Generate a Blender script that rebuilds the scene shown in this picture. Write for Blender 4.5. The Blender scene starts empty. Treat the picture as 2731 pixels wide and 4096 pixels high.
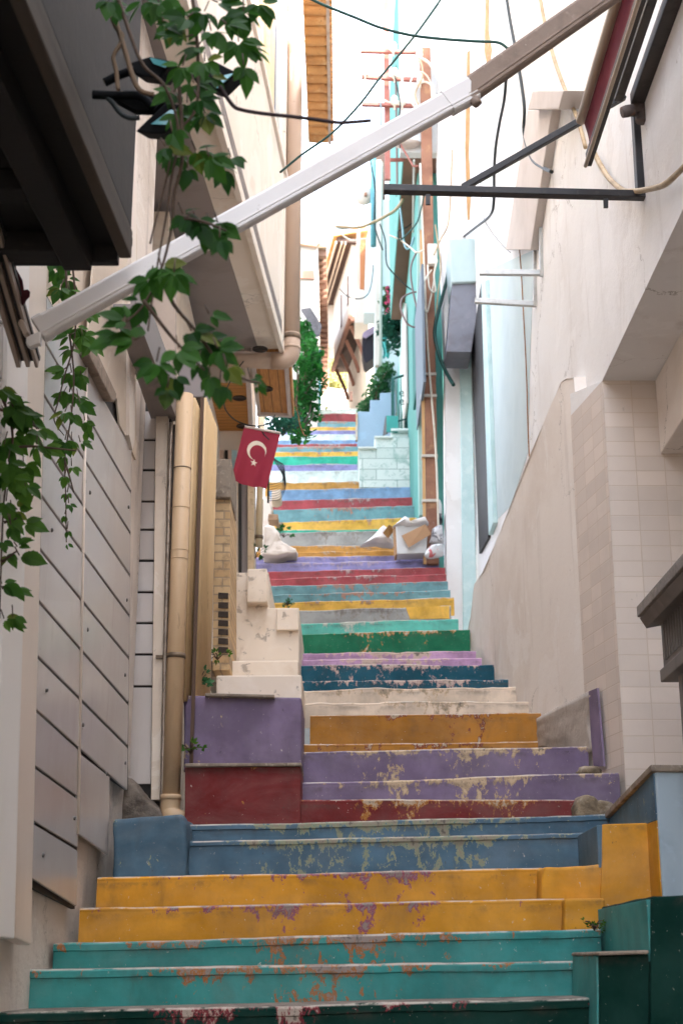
import bpy, bmesh, math, random
from mathutils import Vector, Matrix, noise as mnoise
R = math.radians
SC = bpy.context.scene
COL = SC.collection
random.seed(7)

# ---------------------------------------------------------------- camera
FPX, CX, CY, TH = 5800.0, 1365.5, 2048.0, R(17.25)
EYE = Vector((0.0, 0.0, 1.6))
CT, ST = math.cos(TH), math.sin(TH)
cam_d = bpy.data.cameras.new('camera')
cam = bpy.data.objects.new('camera', cam_d); COL.objects.link(cam)
cam.location = EYE
cam.rotation_euler = (R(90) + TH, 0, 0)
cam_d.sensor_fit = 'VERTICAL'; cam_d.sensor_height = 36.0; cam_d.sensor_width = 24.0
cam_d.lens = FPX / 4096.0 * 36.0
cam_d.clip_start = 0.05; cam_d.clip_end = 3000
cam_d.dof.use_dof = True; cam_d.dof.focus_distance = 8.2; cam_d.dof.aperture_fstop = 3.8
SC.camera = cam

# ---------------------------------------------------------------- light
SUN_EL, SUN_AZ = R(52), R(112)      # azimuth clockwise from +Y (the way the alley climbs): over the right-hand roofs, a little behind
w = bpy.data.worlds.new('World'); SC.world = w; w.use_nodes = True
wn = w.node_tree.nodes; wl = w.node_tree.links
sky = wn.new('ShaderNodeTexSky'); sky.sky_type = 'NISHITA'; sky.sun_disc = False
sky.sun_elevation = SUN_EL; sky.sun_rotation = SUN_AZ; sky.dust_density = 4.0; sky.air_density = 1.0; sky.ozone_density = 1.0
hs = wn.new('ShaderNodeHueSaturation'); hs.inputs['Saturation'].default_value = .45      # thin bright cloud veil
wl.new(sky.outputs[0], hs.inputs['Color']); wl.new(hs.outputs[0], wn['Background'].inputs[0]); wn['Background'].inputs[1].default_value = 0.15
sd = bpy.data.lights.new('sun', 'SUN'); sd.energy = 4.0; sd.angle = R(0.5); sd.color = (1.0, 0.93, 0.82)
sun = bpy.data.objects.new('sun', sd); COL.objects.link(sun)
sdir = Vector((math.sin(SUN_AZ) * math.cos(SUN_EL), math.cos(SUN_AZ) * math.cos(SUN_EL), math.sin(SUN_EL)))
sun.rotation_euler = sdir.to_track_quat('Z', 'Y').to_euler(); sun.location = (4, -4, 30)
SC.view_settings.view_transform = 'Standard'; SC.view_settings.look = 'None'
SC.view_settings.exposure = 3.33; SC.view_settings.gamma = 1.0
SC.cycles.max_bounces = 8; SC.cycles.diffuse_bounces = 5

# ---------------------------------------------------------------- projection helpers (only to work out where things really stand)
def ray(px, py):
    u = (px - CX) / FPX; v = (CY - py) / FPX
    return Vector((u, CT - v * ST, ST + v * CT))
def P(px, py, Y):
    r = ray(px, py); return EYE + r * (Y / r.y)
def PX(px, py, X):
    r = ray(px, py); return EYE + r * (X / r.x)
def PZ(px, py, z):
    r = ray(px, py); return EYE + r * ((z - EYE.z) / r.z)
class VWall:                        # vertical plane through two plan points
    def __init__(s, a, b):
        s.a = Vector((a[0], a[1], 0)); d = Vector((b[0] - a[0], b[1] - a[1], 0)).normalized(); s.d = d
        s.n = Vector((d.y, -d.x, 0))          # right-hand normal (towards +X for a wall going +Y)
    def hit(s, px, py, off=0.0):
        r = ray(px, py); o = s.a + s.n * off
        return EYE + r * ((o - EYE).dot(s.n) / r.dot(s.n))
    def at(s, Y, z, off=0.0):
        k = (Y - s.a.y) / s.d.y; p = s.a + s.d * k + s.n * off; return Vector((p.x, p.y, z))

def lerp_tab(tab, x):
    if x >= tab[0][0]:
        (x0, y0), (x1, y1) = tab[0], tab[1]
    else:
        for i in range(len(tab) - 1):
            (x0, y0), (x1, y1) = tab[i], tab[i + 1]
            if x0 >= x >= x1: break
    return y0 + (y1 - y0) * (x - x0) / (x1 - x0)

# ---------------------------------------------------------------- mesh builder
class MB:
    def __init__(s): s.v = []; s.f = []; s.uv = {}; s.sm = set()
    def add(s, vs, fs, smooth=False):
        b = len(s.v); s.v += [Vector(v) for v in vs]
        for f in fs:
            if smooth: s.sm.add(len(s.f))
            s.f.append([b + i for i in f])
        return s
    def prism(s, pts, ext, flip=False):      # polygon + extrusion vector
        n = len(pts); ext = Vector(ext)
        vs = [Vector(p) for p in pts] + [Vector(p) + ext for p in pts]
        fs = [list(range(n))[::-1], list(range(n, 2 * n))]
        for i in range(n):
            j = (i + 1) % n; fs.append([i, j, n + j, n + i])
        return s.add(vs, fs)
    def box(s, c, sx, sy, sz, M=None):
        h = [(-1,-1,-1),(1,-1,-1),(1,1,-1),(-1,1,-1),(-1,-1,1),(1,-1,1),(1,1,1),(-1,1,1)]
        vs = [Vector((a * sx / 2, b * sy / 2, d * sz / 2)) for a, b, d in h]
        if M is not None: vs = [M @ v for v in vs]
        c = Vector(c)
        return s.add([v + c for v in vs], [[3,2,1,0],[4,5,6,7],[0,1,5,4],[1,2,6,5],[2,3,7,6],[3,0,4,7]])
    def box2(s, a, b):
        a = Vector(a); b = Vector(b); return s.box((a + b) / 2, abs(b.x-a.x), abs(b.y-a.y), abs(b.z-a.z))
    def bar(s, a, b, w, h, up=(0, 0, 1)):    # rectangular bar from a to b
        a = Vector(a); b = Vector(b); d = (b - a).normalized(); up = Vector(up)
        x = d.cross(up)
        if x.length < 1e-4: x = d.cross(Vector((0, 1, 0)))
        x.normalize(); y = x.cross(d).normalized()
        q = [x * (-w/2) + y * (-h/2), x * (w/2) + y * (-h/2), x * (w/2) + y * (h/2), x * (-w/2) + y * (h/2)]
        return s.add([a + p for p in q] + [b + p for p in q], [[0,1,2,3],[7,6,5,4],[0,4,5,1],[1,5,6,2],[2,6,7,3],[3,7,4,0]])
    def tube(s, pts, r, n=10, cap=True):
        pts = [Vector(p) for p in pts]; N = len(pts)
        rs = r if isinstance(r, (list, tuple)) else [r] * N
        t0 = (pts[1] - pts[0]).normalized()
        x = t0.cross(Vector((0.13, 0.21, 1)))
        if x.length < .05: x = t0.cross(Vector((1, 0, 0)))
        x.normalize(); vs = []; fs = []
        for i, p in enumerate(pts):
            t = (pts[min(i+1, N-1)] - pts[max(i-1, 0)]).normalized()
            x = (x - t * x.dot(t)).normalized(); y = t.cross(x)
            for k in range(n):
                a = 2 * math.pi * k / n; vs.append(p + (x * math.cos(a) + y * math.sin(a)) * rs[i])
        for i in range(N - 1):
            for k in range(n):
                k2 = (k + 1) % n; fs.append([i*n+k, i*n+k2, (i+1)*n+k2, (i+1)*n+k])
        s.add(vs, fs, True)
        if cap:
            b = len(s.v) - N * n
            s.f.append([b + k for k in range(n)][::-1]); s.f.append([b + (N-1)*n + k for k in range(n)])
        return s
    def lathe(s, c, prof, axis=(0, 0, 1), n=16):   # prof: (radius, height)
        ax = Vector(axis).normalized(); x = ax.orthogonal().normalized(); y = ax.cross(x); c = Vector(c)
        vs = []; fs = []; N = len(prof)
        for r, h in prof:
            for k in range(n):
                a = 2 * math.pi * k / n; vs.append(c + ax * h + (x * math.cos(a) + y * math.sin(a)) * max(r, 1e-4))
        for i in range(N - 1):
            for k in range(n):
                k2 = (k + 1) % n; fs.append([i*n+k, i*n+k2, (i+1)*n+k2, (i+1)*n+k])
        return s.add(vs, fs, True)
    def grid(s, fn, nu, nv, smooth=True):
        vs = [fn(i / nu, j / nv) for j in range(nv + 1) for i in range(nu + 1)]
        fs = [[j*(nu+1)+i, j*(nu+1)+i+1, (j+1)*(nu+1)+i+1, (j+1)*(nu+1)+i] for j in range(nv) for i in range(nu)]
        return s.add(vs, fs, smooth)
    def build(s, name, mat, parent=None, bevel=0.0, seg=2, recalc=True, uvfn=None, solid=0.0):
        me = bpy.data.meshes.new(name)
        me.from_pydata([tuple(v) for v in s.v], [], s.f)
        for i in s.sm: me.polygons[i].use_smooth = True
        if recalc or bevel:
            bm = bmesh.new(); bm.from_mesh(me)
            if bevel:
                bmesh.ops.remove_doubles(bm, verts=bm.verts, dist=1e-5)
            bmesh.ops.recalc_face_normals(bm, faces=bm.faces)
            if bevel:
                es = [e for e in bm.edges if len(e.link_faces) == 2 and e.calc_face_angle(0) > 0.5]
                bmesh.ops.bevel(bm, geom=es, offset=bevel, segments=seg, affect='EDGES', profile=0.6, clamp_overlap=True)
            bm.to_mesh(me); bm.free()
        if uvfn:
            uv = me.uv_layers.new(name='uv')
            for l in me.loops: uv.data[l.index].uv = uvfn(me.vertices[l.vertex_index].co)
        me.materials.append(mat)
        o = bpy.data.objects.new(name, me); COL.objects.link(o)
        if solid:
            m = o.modifiers.new('thickness', 'SOLIDIFY'); m.thickness = solid; m.offset = 0
        if parent is not None:
            o.parent = parent; o.matrix_parent_inverse = Matrix.Translation(base_of(parent)).inverted()
        return o

def base_of(o):
    l = Vector(o.location)
    if o.parent is not None and o.type == 'EMPTY': l += base_of(o.parent)
    return l if o.type == 'EMPTY' else Vector((0, 0, 0))

def tag(o, label, cat, group=None, kind=None):
    o['label'] = label; o['category'] = cat
    if group: o['group'] = group
    if kind: o['kind'] = kind
    return o
def thing(name, label, cat, loc, group=None):
    o = bpy.data.objects.new(name, None); o.empty_display_size = .1; o.location = loc; COL.objects.link(o)
    return tag(o, label, cat, group)
def plabel(o, t): o['label'] = t; return o

# ---------------------------------------------------------------- materials
def srgb(c):
    if isinstance(c, str):
        c = [int(c[i:i+2], 16) / 255 for i in (0, 2, 4)]
        c = [x / 12.92 if x <= .04045 else ((x + .055) / 1.055) ** 2.4 for x in c]
    return (c[0], c[1], c[2], 1.0)
class NT:
    def __init__(s, name):
        s.m = bpy.data.materials.new(name); s.m.use_nodes = True; s.t = s.m.node_tree
        s.b = s.t.nodes['Principled BSDF']; s.x = None
    def n(s, ty, **kw):
        nd = s.t.nodes.new('ShaderNode' + ty)
        for k, v in kw.items(): setattr(nd, k, v)
        return nd
    def l(s, a, b): s.t.links.new(a, b)
    def coord(s, which='Object', scale=(1, 1, 1)):
        tc = s.n('TexCoord'); mp = s.n('Mapping'); mp.inputs['Scale'].default_value = scale
        s.l(tc.outputs[which], mp.inputs[0]); return mp.outputs[0]
    def noise(s, scale, detail=4, rough=.55, dist=0.0, stretch=(1, 1, 1), which='Object', seed=0.0):
        nz = s.n('TexNoise'); nz.inputs['Scale'].default_value = scale; nz.inputs['Detail'].default_value = detail
        nz.inputs['Roughness'].default_value = rough; nz.inputs['Distortion'].default_value = dist
        tc = s.n('TexCoord'); mp = s.n('Mapping'); mp.inputs['Scale'].default_value = stretch; mp.inputs['Location'].default_value = (seed, seed * .7, seed * 1.3)
        s.l(tc.outputs[which], mp.inputs[0]); s.l(mp.outputs[0], nz.inputs['Vector']); return nz.outputs['Fac']
    def ramp(s, src, lo, hi, inv=False):
        m = s.n('MapRange'); m.interpolation_type = 'SMOOTHSTEP'
        m.inputs['From Min'].default_value = lo; m.inputs['From Max'].default_value = hi
        if inv: m.inputs['To Min'].default_value = 1; m.inputs['To Max'].default_value = 0
        s.l(src, m.inputs['Value']); return m.outputs['Result']
    def math(s, op, a, b=None):
        m = s.n('Math', operation=op)
        for i, x in enumerate((a, b)):
            if x is None: continue
            if isinstance(x, (int, float)): m.inputs[i].default_value = x
            else: s.l(x, m.inputs[i])
        return m.outputs[0]
    def mix(s, fac, a, b):
        m = s.n('MixRGB')
        for i, x in ((0, fac), (1, a), (2, b)):
            if isinstance(x, (int, float)): m.inputs[i].default_value = x
            elif isinstance(x, (tuple, list, str)): m.inputs[i].default_value = srgb(x)
            else: s.l(x, m.inputs[i])
        return m.outputs[0]
    def bump(s, h, strength=.3, dist=.01):
        b = s.n('Bump'); b.inputs['Strength'].default_value = strength; b.inputs['Distance'].default_value = dist
        s.l(h, b.inputs['Height'])
        if s.x is not None: s.l(s.x, b.inputs['Normal'])
        s.x = b.outputs[0]; s.l(s.x, s.b.inputs['Normal'])
    def fin(s, col, rough=.8, spec=.4, metal=0.0):
        if isinstance(col, (tuple, list, str)): s.b.inputs['Base Color'].default_value = srgb(col)
        else: s.l(col, s.b.inputs['Base Color'])
        if isinstance(rough, (int, float)): s.b.inputs['Roughness'].default_value = rough
        else: s.l(rough, s.b.inputs['Roughness'])
        s.b.inputs['Specular IOR Level'].default_value = spec; s.b.inputs['Metallic'].default_value = metal
        return s.m

def plaster(name, base, dk, lt, stain, crack='6b5f55', cr=1.0, streak=.35, bumps=((6, .25, .02), (45, .3, .005))):
    """old rendered wall: cloudy tone, sharp-edged repairs, rain streaks, hairline cracks, small chips"""
    t = NT(name); c = t.mix(t.math('MULTIPLY', t.ramp(t.noise(1.1, 6, .6, .4), .42, .72), .6), base, dk)
    c = t.mix(t.math('MULTIPLY', t.ramp(t.noise(1.7, 7, .62, .6, seed=4), .56, .575), .55), c, lt)             # repainted areas
    c = t.mix(t.math('MULTIPLY', t.ramp(t.noise(5, 6, .65, .3, (1, 1, .10), seed=8), .55, .78), streak), c, stain)  # rain streaks
    c = t.mix(t.math('MULTIPLY', t.ramp(t.noise(26, 6, .7, .5, (1, 1, .6), seed=13), .68, .70), .7), c, stain)     # chips
    vo = t.n('TexVoronoi'); vo.feature = 'DISTANCE_TO_EDGE'; vo.inputs['Scale'].default_value = .8 * cr
    tc = t.n('TexCoord'); nz = t.n('TexNoise'); nz.inputs['Scale'].default_value = 3; nz.inputs['Detail'].default_value = 8; nz.inputs['Roughness'].default_value = .7
    t.l(tc.outputs['Object'], nz.inputs['Vector']); mx = t.n('MixRGB'); mx.blend_type = 'ADD'; mx.inputs[0].default_value = .55
    t.l(tc.outputs['Object'], mx.inputs[1]); t.l(nz.outputs['Color'], mx.inputs[2]); t.l(mx.outputs[0], vo.inputs['Vector'])
    ck = t.math('MULTIPLY', t.ramp(vo.outputs['Distance'], .0, .006, inv=True), t.ramp(t.noise(.9, 3, .5, seed=17), .5, .6))
    c = t.mix(t.math('MULTIPLY', ck, .75), c, crack)
    t.bump(t.math('MULTIPLY', ck, -1), .4, .006)
    for sc, st_, d in bumps: t.bump(t.noise(sc, 5, .6, seed=9.0), st_, d)
    return t.fin(c, .85, .25)

def surf(name, base, layers=(), rough=.8, spec=.35, metal=0.0, bumps=((60, .15, .004),)):
    """base colour + (colour, scale, lo, hi, amount, stretch) noise layers + noise bumps"""
    t = NT(name); c = base
    for i, L in enumerate(layers):
        col, sc, lo, hi, am = L[:5]; st = L[5] if len(L) > 5 else (1, 1, 1)
        f = t.ramp(t.noise(sc, 6, .6, .4, st, seed=i * 3.1 + len(name) * .37), lo, hi)
        c = t.mix(t.math('MULTIPLY', f, am), c, col)
    for sc, st_, d in bumps: t.bump(t.noise(sc, 5, .6, seed=9.0), st_, d)
    return t.fin(c, rough, spec, metal)
# ================================================================ the painted stairway
YT = [(4100,5.75),(4027,5.95),(3850,6.45),(3620,7.05),(3360,7.7),(3131,8.4),(3000,9.0),(2747,11.2),(2517,13.7),(2268,16.3),(2180,17.3),(2124,18.2),(1947,20.6),(1780,23.5),(1635,27.5)]
def stepY(y): return lerp_tab(YT, y)

def paint(name, base, under=('9a9089', '8a5a2a'), amt=0.0, grime=.35, pale='c9bfb4', scale=1.0, streak=.25, dust=.14, spec=.2, rough=.66):
    """old gloss paint on cement: chipped at the nosing, worn through along the walked middle"""
    t = NT(name)
    uvn = t.n('UVMap'); uvn.uv_map = 'uv'; sp = t.n('SeparateXYZ'); t.l(uvn.outputs[0], sp.inputs[0])
    u, v = sp.outputs[0], sp.outputs[1]
    edge = t.ramp(v, .0, .075, inv=True)
    foot = t.ramp(t.math('ABSOLUTE', u), .15, .95, inv=True)
    nA = t.noise(3.6 * scale, 10, .72, .45, (1.2, 1, .75), seed=len(name)); nB = t.noise(22 * scale, 9, .75, .35, (1, 1, .6), seed=3.3)
    V = t.math('ADD', t.math('MULTIPLY', nA, .52), t.math('MULTIPLY', nB, .48))
    V = t.math('ADD', V, t.math('MULTIPLY', edge, .075))
    V = t.math('ADD', V, t.math('MULTIPLY', foot, .085))
    V = t.math('ADD', V, amt)
    tone = t.noise(3.0 * scale, 5, .6, .2, seed=6.0)
    b = srgb(base); dk = tuple(x * .72 for x in b[:3]); lt = tuple(min(1, x * 1.12 + .01) for x in b[:3])
    c = t.mix(t.ramp(tone, .3, .7), dk, lt)
    dr = t.ramp(t.noise(9, 5, .65, .2, (1, 1, .12), seed=12), .50, .75)              # rain streaks
    c = t.mix(t.math('MULTIPLY', dr, streak), c, tuple(x * .5 + .02 for x in b[:3]))
    m1 = t.ramp(V, .618, .628); m2 = t.ramp(V, .652, .660); m3 = t.ramp(V, .705, .725)
    c = t.mix(m1, c, under[1]); c = t.mix(m2, c, under[0]); c = t.mix(t.math('MULTIPLY', m3, .8), c, '57514c')
    # bare pale cement along the very edge, and on the tread
    rim = t.math('MULTIPLY', t.ramp(v, .003, .010, inv=True), t.math('MULTIPLY', t.ramp(t.noise(11, 6, .7, seed=21), .40, .56), .8))
    c = t.mix(rim, c, pale)
    tread = t.ramp(v, -.012, -.003, inv=True)
    c = t.mix(t.math('MULTIPLY', tread, .75), c, t.mix(t.ramp(nA, .4, .6), '7d756c', '5f574f'))
    sk = t.noise(46 * scale, 5, .7, .3, (1, 1, .8), seed=41); sk2 = t.noise(30 * scale, 6, .75, .5, (1, 1, .6), seed=52)
    c = t.mix(t.math('MULTIPLY', t.ramp(sk, .665, .69), .75), c, pale); c = t.mix(t.math('MULTIPLY', t.ramp(sk2, .665, .69), .8), c, '3f3a36')
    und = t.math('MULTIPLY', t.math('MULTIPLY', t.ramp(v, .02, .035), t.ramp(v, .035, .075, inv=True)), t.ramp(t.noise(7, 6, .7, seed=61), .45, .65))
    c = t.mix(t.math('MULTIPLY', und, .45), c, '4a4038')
    c = t.mix(t.math('MULTIPLY', t.ramp(t.noise(2.2, 7, .7, .6, (1, 1, 2), seed=71), .35, .75), dust), c, 'a39d96')
    gr = t.math('MULTIPLY', t.ramp(t.noise(5, 8, .7, .5, (1, 1, .5), seed=30), .52, .78), grime)
    c = t.mix(gr, c, '4a443d')
    t.bump(t.math('ADD', t.math('MULTIPLY', m1, -.5), t.math('MULTIPLY', nB, .5)), .35, .006)
    t.bump(t.noise(90, 4, .6, seed=2), .12, .003)
    return t.fin(c, rough, spec)

PT = {
 'dkgreen': paint('dark_green_paint', '012f27', ('a89a8e', '7a2f38'), -.022, dust=.0, spec=.08, rough=.8, grime=.1, streak=.1),
 'teal':    paint('teal_paint', '348a86', ('8d8079', 'a0622a'), .004),
 'yellow':  paint('yellow_paint', 'cf9020', ('8d7d76', '8b4a63'), -.012),
 'blue':    paint('blue_paint', '4b6b80', ('8f8776', '8d9478'), .010),
 'red':     paint('dark_red_paint', '782222', ('b9a48c', 'a8702f'), -.008),
 'purple':  paint('purple_paint', '7b6a86', ('c9b192', 'b39b7c'), .002),
 'ochre':   paint('ochre_paint', 'ad731f', ('b8a58c', '7c3b2a'), -.03, grime=.45),
 'cream':   paint('cream_paint', 'e0cdb8', ('a3947f', 'cbb397'), -.012),
 'dkblue':  paint('petrol_blue_paint', '0b5266', ('c9b8ab', 'b59a95'), .0, scale=1.4, dust=.03),
 'pink':    paint('pink_paint', 'c49cc4', ('c9b6a8', 'd7b7b0'), -.012),
 'green':   paint('green_paint', '0a7350', ('b9bdb0', 'c98a45'), -.03, scale=1.4, dust=.03),
 'turq':    paint('turquoise_paint', '62c2b2', ('c7cabf', 'a3b5ab'), -.02),
 'cement':  paint('bare_cement_paint', 'a9a9a6', ('857f78', '97928c'), .0),
 'yellow2': paint('light_yellow_paint', 'e3b24a', ('9c9086', 'c98c3c'), -.026, scale=1.5, grime=.4),
 'aqua':    paint('aqua_paint', '6f9fa6', ('a58d86', 'b57a5c'), -.016, scale=1.5, grime=.4),
 'red2':    paint('rose_red_paint', 'ab4a50', ('b79f9c', '8d5c60'), -.028, scale=1.5, grime=.4),
 'lilac':   paint('lilac_paint', '9591c6', ('a89fa6', 'b4a3bb'), -.018, scale=1.5, grime=.4),
 'ochre2':  paint('orange_paint', 'cf9848', ('b8a58c', 'b98646'), -.03, scale=1.5, grime=.4),
 'sky':     paint('pale_blue_paint', '7fa3c8', ('9aa5b2', '7d90ad'), -.03, scale=1.5, grime=.3),
 'white':   paint('white_paint', 'dcebe6', ('b3bdb8', 'c5d0cb'), -.02, scale=1.5, grime=.3),
 'mint':    paint('mint_green_paint', '2fb396', ('8fb8ab', '2f8f86'), -.03, scale=1.5, grime=.3),
 'mauve':   paint('mauve_paint', '8f8ebd', ('9a9ab0', '7d7da5'), -.03, scale=1.5, grime=.3),
}
STEPS = [  # left x, left y, right x, right y, colour, lip, words
 (-60,4050,2400,3991,'dkgreen',.035,'dark green step at the very bottom'),
 (60,3878,2338,3843,'teal',.035,'lower teal step with orange and grey worn patches'),
 (215,3771,2400,3714,'teal',.035,'upper teal step with chipped white nosing'),
 (320,3633,2255,3592,'yellow',.0,'lower yellow step with purple chips'),
 (390,3509,2165,3470,'yellow',.0,'upper yellow step with purple chips'),
 (600,3369,2400,3326,'blue',.025,'blue step with large worn grey green patch'),
 (740,3300,2440,3257,'blue',.03,'thin blue step with white flaking top'),
 (1180,3197,2330,3197,'red',.0,'dark red step with flaked lower edge'),
 (1190,3131,2475,3087,'purple',.0,'lower purple step with beige worn patches'),
 (1190,3007,2350,2984,'purple',.0,'upper purple step with beige worn patches'),
 (1196,2977,2150,2965,'ochre',.0,'thin lower ochre step'),
 (1240,2860,2165,2850,'ochre',.0,'tall ochre step'),
 (1196,2811,2115,2803,'cream',.0,'lower cream step with dirt stains'),
 (1196,2759,2083,2746,'cream',.0,'upper cream step'),
 (1196,2721,2032,2716,'dkblue',.0,'lower petrol blue step with chipped edge'),
 (1190,2660,1990,2656,'dkblue',.0,'upper petrol blue step with chipped edge'),
 (1190,2638,1925,2630,'pink',.0,'lower pale pink step'),
 (1190,2613,1902,2602,'pink',.0,'upper pale pink step'),
 (1190,2536,1878,2516,'green',.0,'tall green step with orange chips'),
 (1190,2493,1832,2474,'turq',.0,'turquoise step'),
 (1190,2441,1802,2423,'cement',.0,'bare cement step with a yellow end'),
 (1080,2409,1815,2391,'yellow2',.0,'bright yellow step with rusty chips'),
 (1076,2377,1800,2359,'aqua',.0,'lower dusty aqua step'),
 (1072,2345,1790,2323,'aqua',.0,'upper dusty aqua step'),
 (1068,2313,1784,2294,'red2',.0,'lower rose red step'),
 (1066,2285,1780,2267,'red2',.0,'upper rose red step'),
 (1005,2255,1756,2238,'lilac',.0,'lower lilac step'),
 (1005,2229,1750,2219,'lilac',.0,'upper lilac step'),
 (1020,2207,1740,2198,'ochre2',.0,'lower orange step'),
 (1030,2180,1730,2184,'ochre2',.0,'upper wavy orange step'),
 (1060,2131,1725,2120,'cement',.0,'bare grey step behind the landing'),
 (1060,2123,1722,2112,'mint',.0,'thin mint green step'),
 (1070,2089,1718,2069,'yellow2',.0,'light yellow step beside the rubbish'),
 (1070,2039,1712,2019,'aqua',.0,'wide aqua step'),
 (1070,2003,1708,1986,'red2',.0,'clear red step'),
 (1070,1961,1700,1946,'sky',.0,'pale blue step'),
 (1060,1929,1700,1924,'ochre2',.0,'orange step below the marble block'),
 (1060,1884,1460,1880,'white',.0,'white step'),
 (1060,1858,1460,1857,'mauve',.0,'mauve step'),
 (1060,1827,1460,1823,'mint',.0,'mint green step'),
 (1070,1808,1455,1805,'yellow2',.0,'thin yellow step'),
 (1080,1788,1500,1785,'aqua',.0,'aqua step under a red line'),
 (1090,1776,1500,1775,'red2',.0,'very thin red step'),
 (1100,1760,1500,1758,'sky',.0,'blue step'),
 (1120,1738,1425,1736,'white',.0,'small white step'),
 (1130,1722,1425,1721,'mauve',.0,'small mauve step'),
 (1140,1708,1425,1707,'yellow2',.0,'small yellow step'),
 (1160,1687,1425,1685,'aqua',.0,'small teal step'),
 (1180,1655,1425,1653,'red2',.0,'small rose step near the top'),
 (1200,1635,1520,1634,'white',.0,'white step at the top'),
]
stair = thing('stairway', 'steep public stairway painted in many peeling colours climbing between the houses', 'stairs', (0, 6, 0))
stair['kind'] = 'structure'
SZ = []
def step_geom(k):
    xl, yl, xr, yr = STEPS[k][:4]
    Y = stepY((yl + yr) / 2)
    return Y, P(xl, yl, Y), P(xr, yr, Y)
for k, S in enumerate(STEPS):
    Y, L, Rr = step_geom(k)
    if k + 1 < len(STEPS): Yn = step_geom(k + 1)[0]
    else: Yn = Y + 9
    lip = S[5]
    if k: _, L0, R0 = step_geom(k - 1)
    else: L0, R0 = L - Vector((0, .3, .5)), Rr - Vector((0, .3, .5))
    nu = 90 if k < 20 else 50
    wv = .006 if k < 12 else .016
    amp = .02 if S[4] in ('ochre2',) else wv
    def fn(a, b, k=k, L=L, Rr=Rr, L0=L0, R0=R0, Yn=Yn, lip=lip, amp=amp):
        j = round(b * 9)
        p = L.lerp(Rr, a)
        f0 = (p.x - L0.x) / (R0.x - L0.x); zb = L0.z + (R0.z - L0.z) * f0 - .03
        h = p.z - zb
        jz = amp * (mnoise.noise(Vector((p.x * 2.2, k * 3.7, 0))) + .45 * mnoise.noise(Vector((p.x * 9, k * 3.7, 5))) - .5 * max(0, mnoise.noise(Vector((p.x * 17, k * 5.1, 8))) - .25))
        jy = .006 * mnoise.noise(Vector((p.x * 5, k * 1.7, 9)))
        prof = [(Yn - L.y + .05, 0), (.10, .001), (.022, 0), (.007, -.0025), (0, -.010), (.0, -max(lip, .016)),
                (.009 if lip else .001, -max(lip, .016) - .004), (.010 if lip else .001, -h * .5), (.010 if lip else .001, -h * .8), (.010 if lip else .001, -h)]
        dy, dz = prof[j]
        return Vector((p.x, p.y + dy + jy * (1 if j < 8 else .5), p.z + dz + jz * (1 if 0 < j < 8 else .0)))
    mb = MB(); mb.grid(fn, nu, 9, smooth=False)
    xm = (L.x + Rr.x) / 2; zt = (L.z + Rr.z) / 2
    def uvf(co, L=L, Rr=Rr, xm=xm, Y=Y):
        f = (co.x - L.x) / (Rr.x - L.x); z = L.z + (Rr.z - L.z) * f
        return (co.x - xm, z - co.z if co.y < Y + .02 else -(co.y - Y))
    o = mb.build('step', PT[S[4]], stair, recalc=False, uvfn=uvf)
    plabel(o, S[6])

def face_uv(x0, zt):
    return lambda co: (co.x - x0 + .9, zt - co.z)
def rough_box(name, mat, pts_front, depth, parent=None, bevel=.02, amp=.006, cuts=6):
    """a lump of rendered masonry: front polygon pushed back, bevelled, its faces uneven"""
    mb = MB(); mb.prism(pts_front, (0, depth, 0))
    zt = max(p.z for p in pts_front); x0 = sum(p.x for p in pts_front) / len(pts_front)
    o = mb.build(name, mat, parent, bevel=bevel, seg=3)
    me = o.data; bm = bmesh.new(); bm.from_mesh(me)
    bmesh.ops.triangulate(bm, faces=[f for f in bm.faces if len(f.verts) > 4])
    es = [e for e in bm.edges if e.calc_length() > .08]
    bmesh.ops.subdivide_edges(bm, edges=es, cuts=cuts, use_grid_fill=True)
    for v in bm.verts:
        n = Vector((mnoise.noise(v.co * 7), mnoise.noise(v.co * 7 + Vector((9, 0, 0))), mnoise.noise(v.co * 7 + Vector((0, 9, 0)))))
        n2 = Vector((mnoise.noise(v.co * 26), mnoise.noise(v.co * 26 + Vector((9, 0, 0))), 0))
        v.co += n * amp + n2 * amp * .35
    bm.to_mesh(me); bm.free()
    uv = me.uv_layers.new(name='uv') if not me.uv_layers else me.uv_layers[0]
    for l in me.loops:
        co = me.vertices[l.vertex_index].co; uv.data[l.index].uv = (co.x - x0 + .8, zt + .02 - co.z)
    for p_ in me.polygons: p_.use_smooth = True
    return o
def front(Y, *px): return [P(x, y, Y) for x, y in px]

# --- masonry beside the stairs, left
tag(rough_box('masonry_block', PT['blue'], front(7.62, (455,3530),(455,3272),(560,3262),(725,3252),(748,3290),(748,3530)), .75, bevel=.05, amp=.012),
    'lumpy blue painted masonry block at the foot of the metal clad wall', 'block')
pl = thing('plinth', 'tall plinth painted purple above and dark red below beside the beige drainpipe', 'plinth', P(975, 3290, 8.2))
rough_box('red_base', PT['red'], front(8.17, (740,3330),(740,3066),(1203,3066),(1203,3330)), .5, pl, bevel=.008, amp=.003)
rough_box('upper_block', PT['purple'], front(8.62, (735,3090),(735,2782),(1206,2788),(1206,3120)), .8, pl, bevel=.015, amp=.004)
cap = surf('worn_cement', '8f8172', [('5d5148', 9, .45, .7, .7), ('c3b6a5', 25, .55, .7, .6)], bumps=((40, .4, .006),))
mb = MB(); mb.prism(front(8.13, (740,3067),(740,3053),(1206,3050),(1206,3063)), (0, .5, 0)); plabel(mb.build('lip', cap, pl, bevel=.006), 'chipped cement lip above the red base')
mb = MB(); mb.prism(front(8.57, (820,2784),(820,2772),(1098,2778),(1098,2790)), (0, .5, 0)); plabel(mb.build('lip', cap, pl, bevel=.006), 'cement lip on the purple block')

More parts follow.
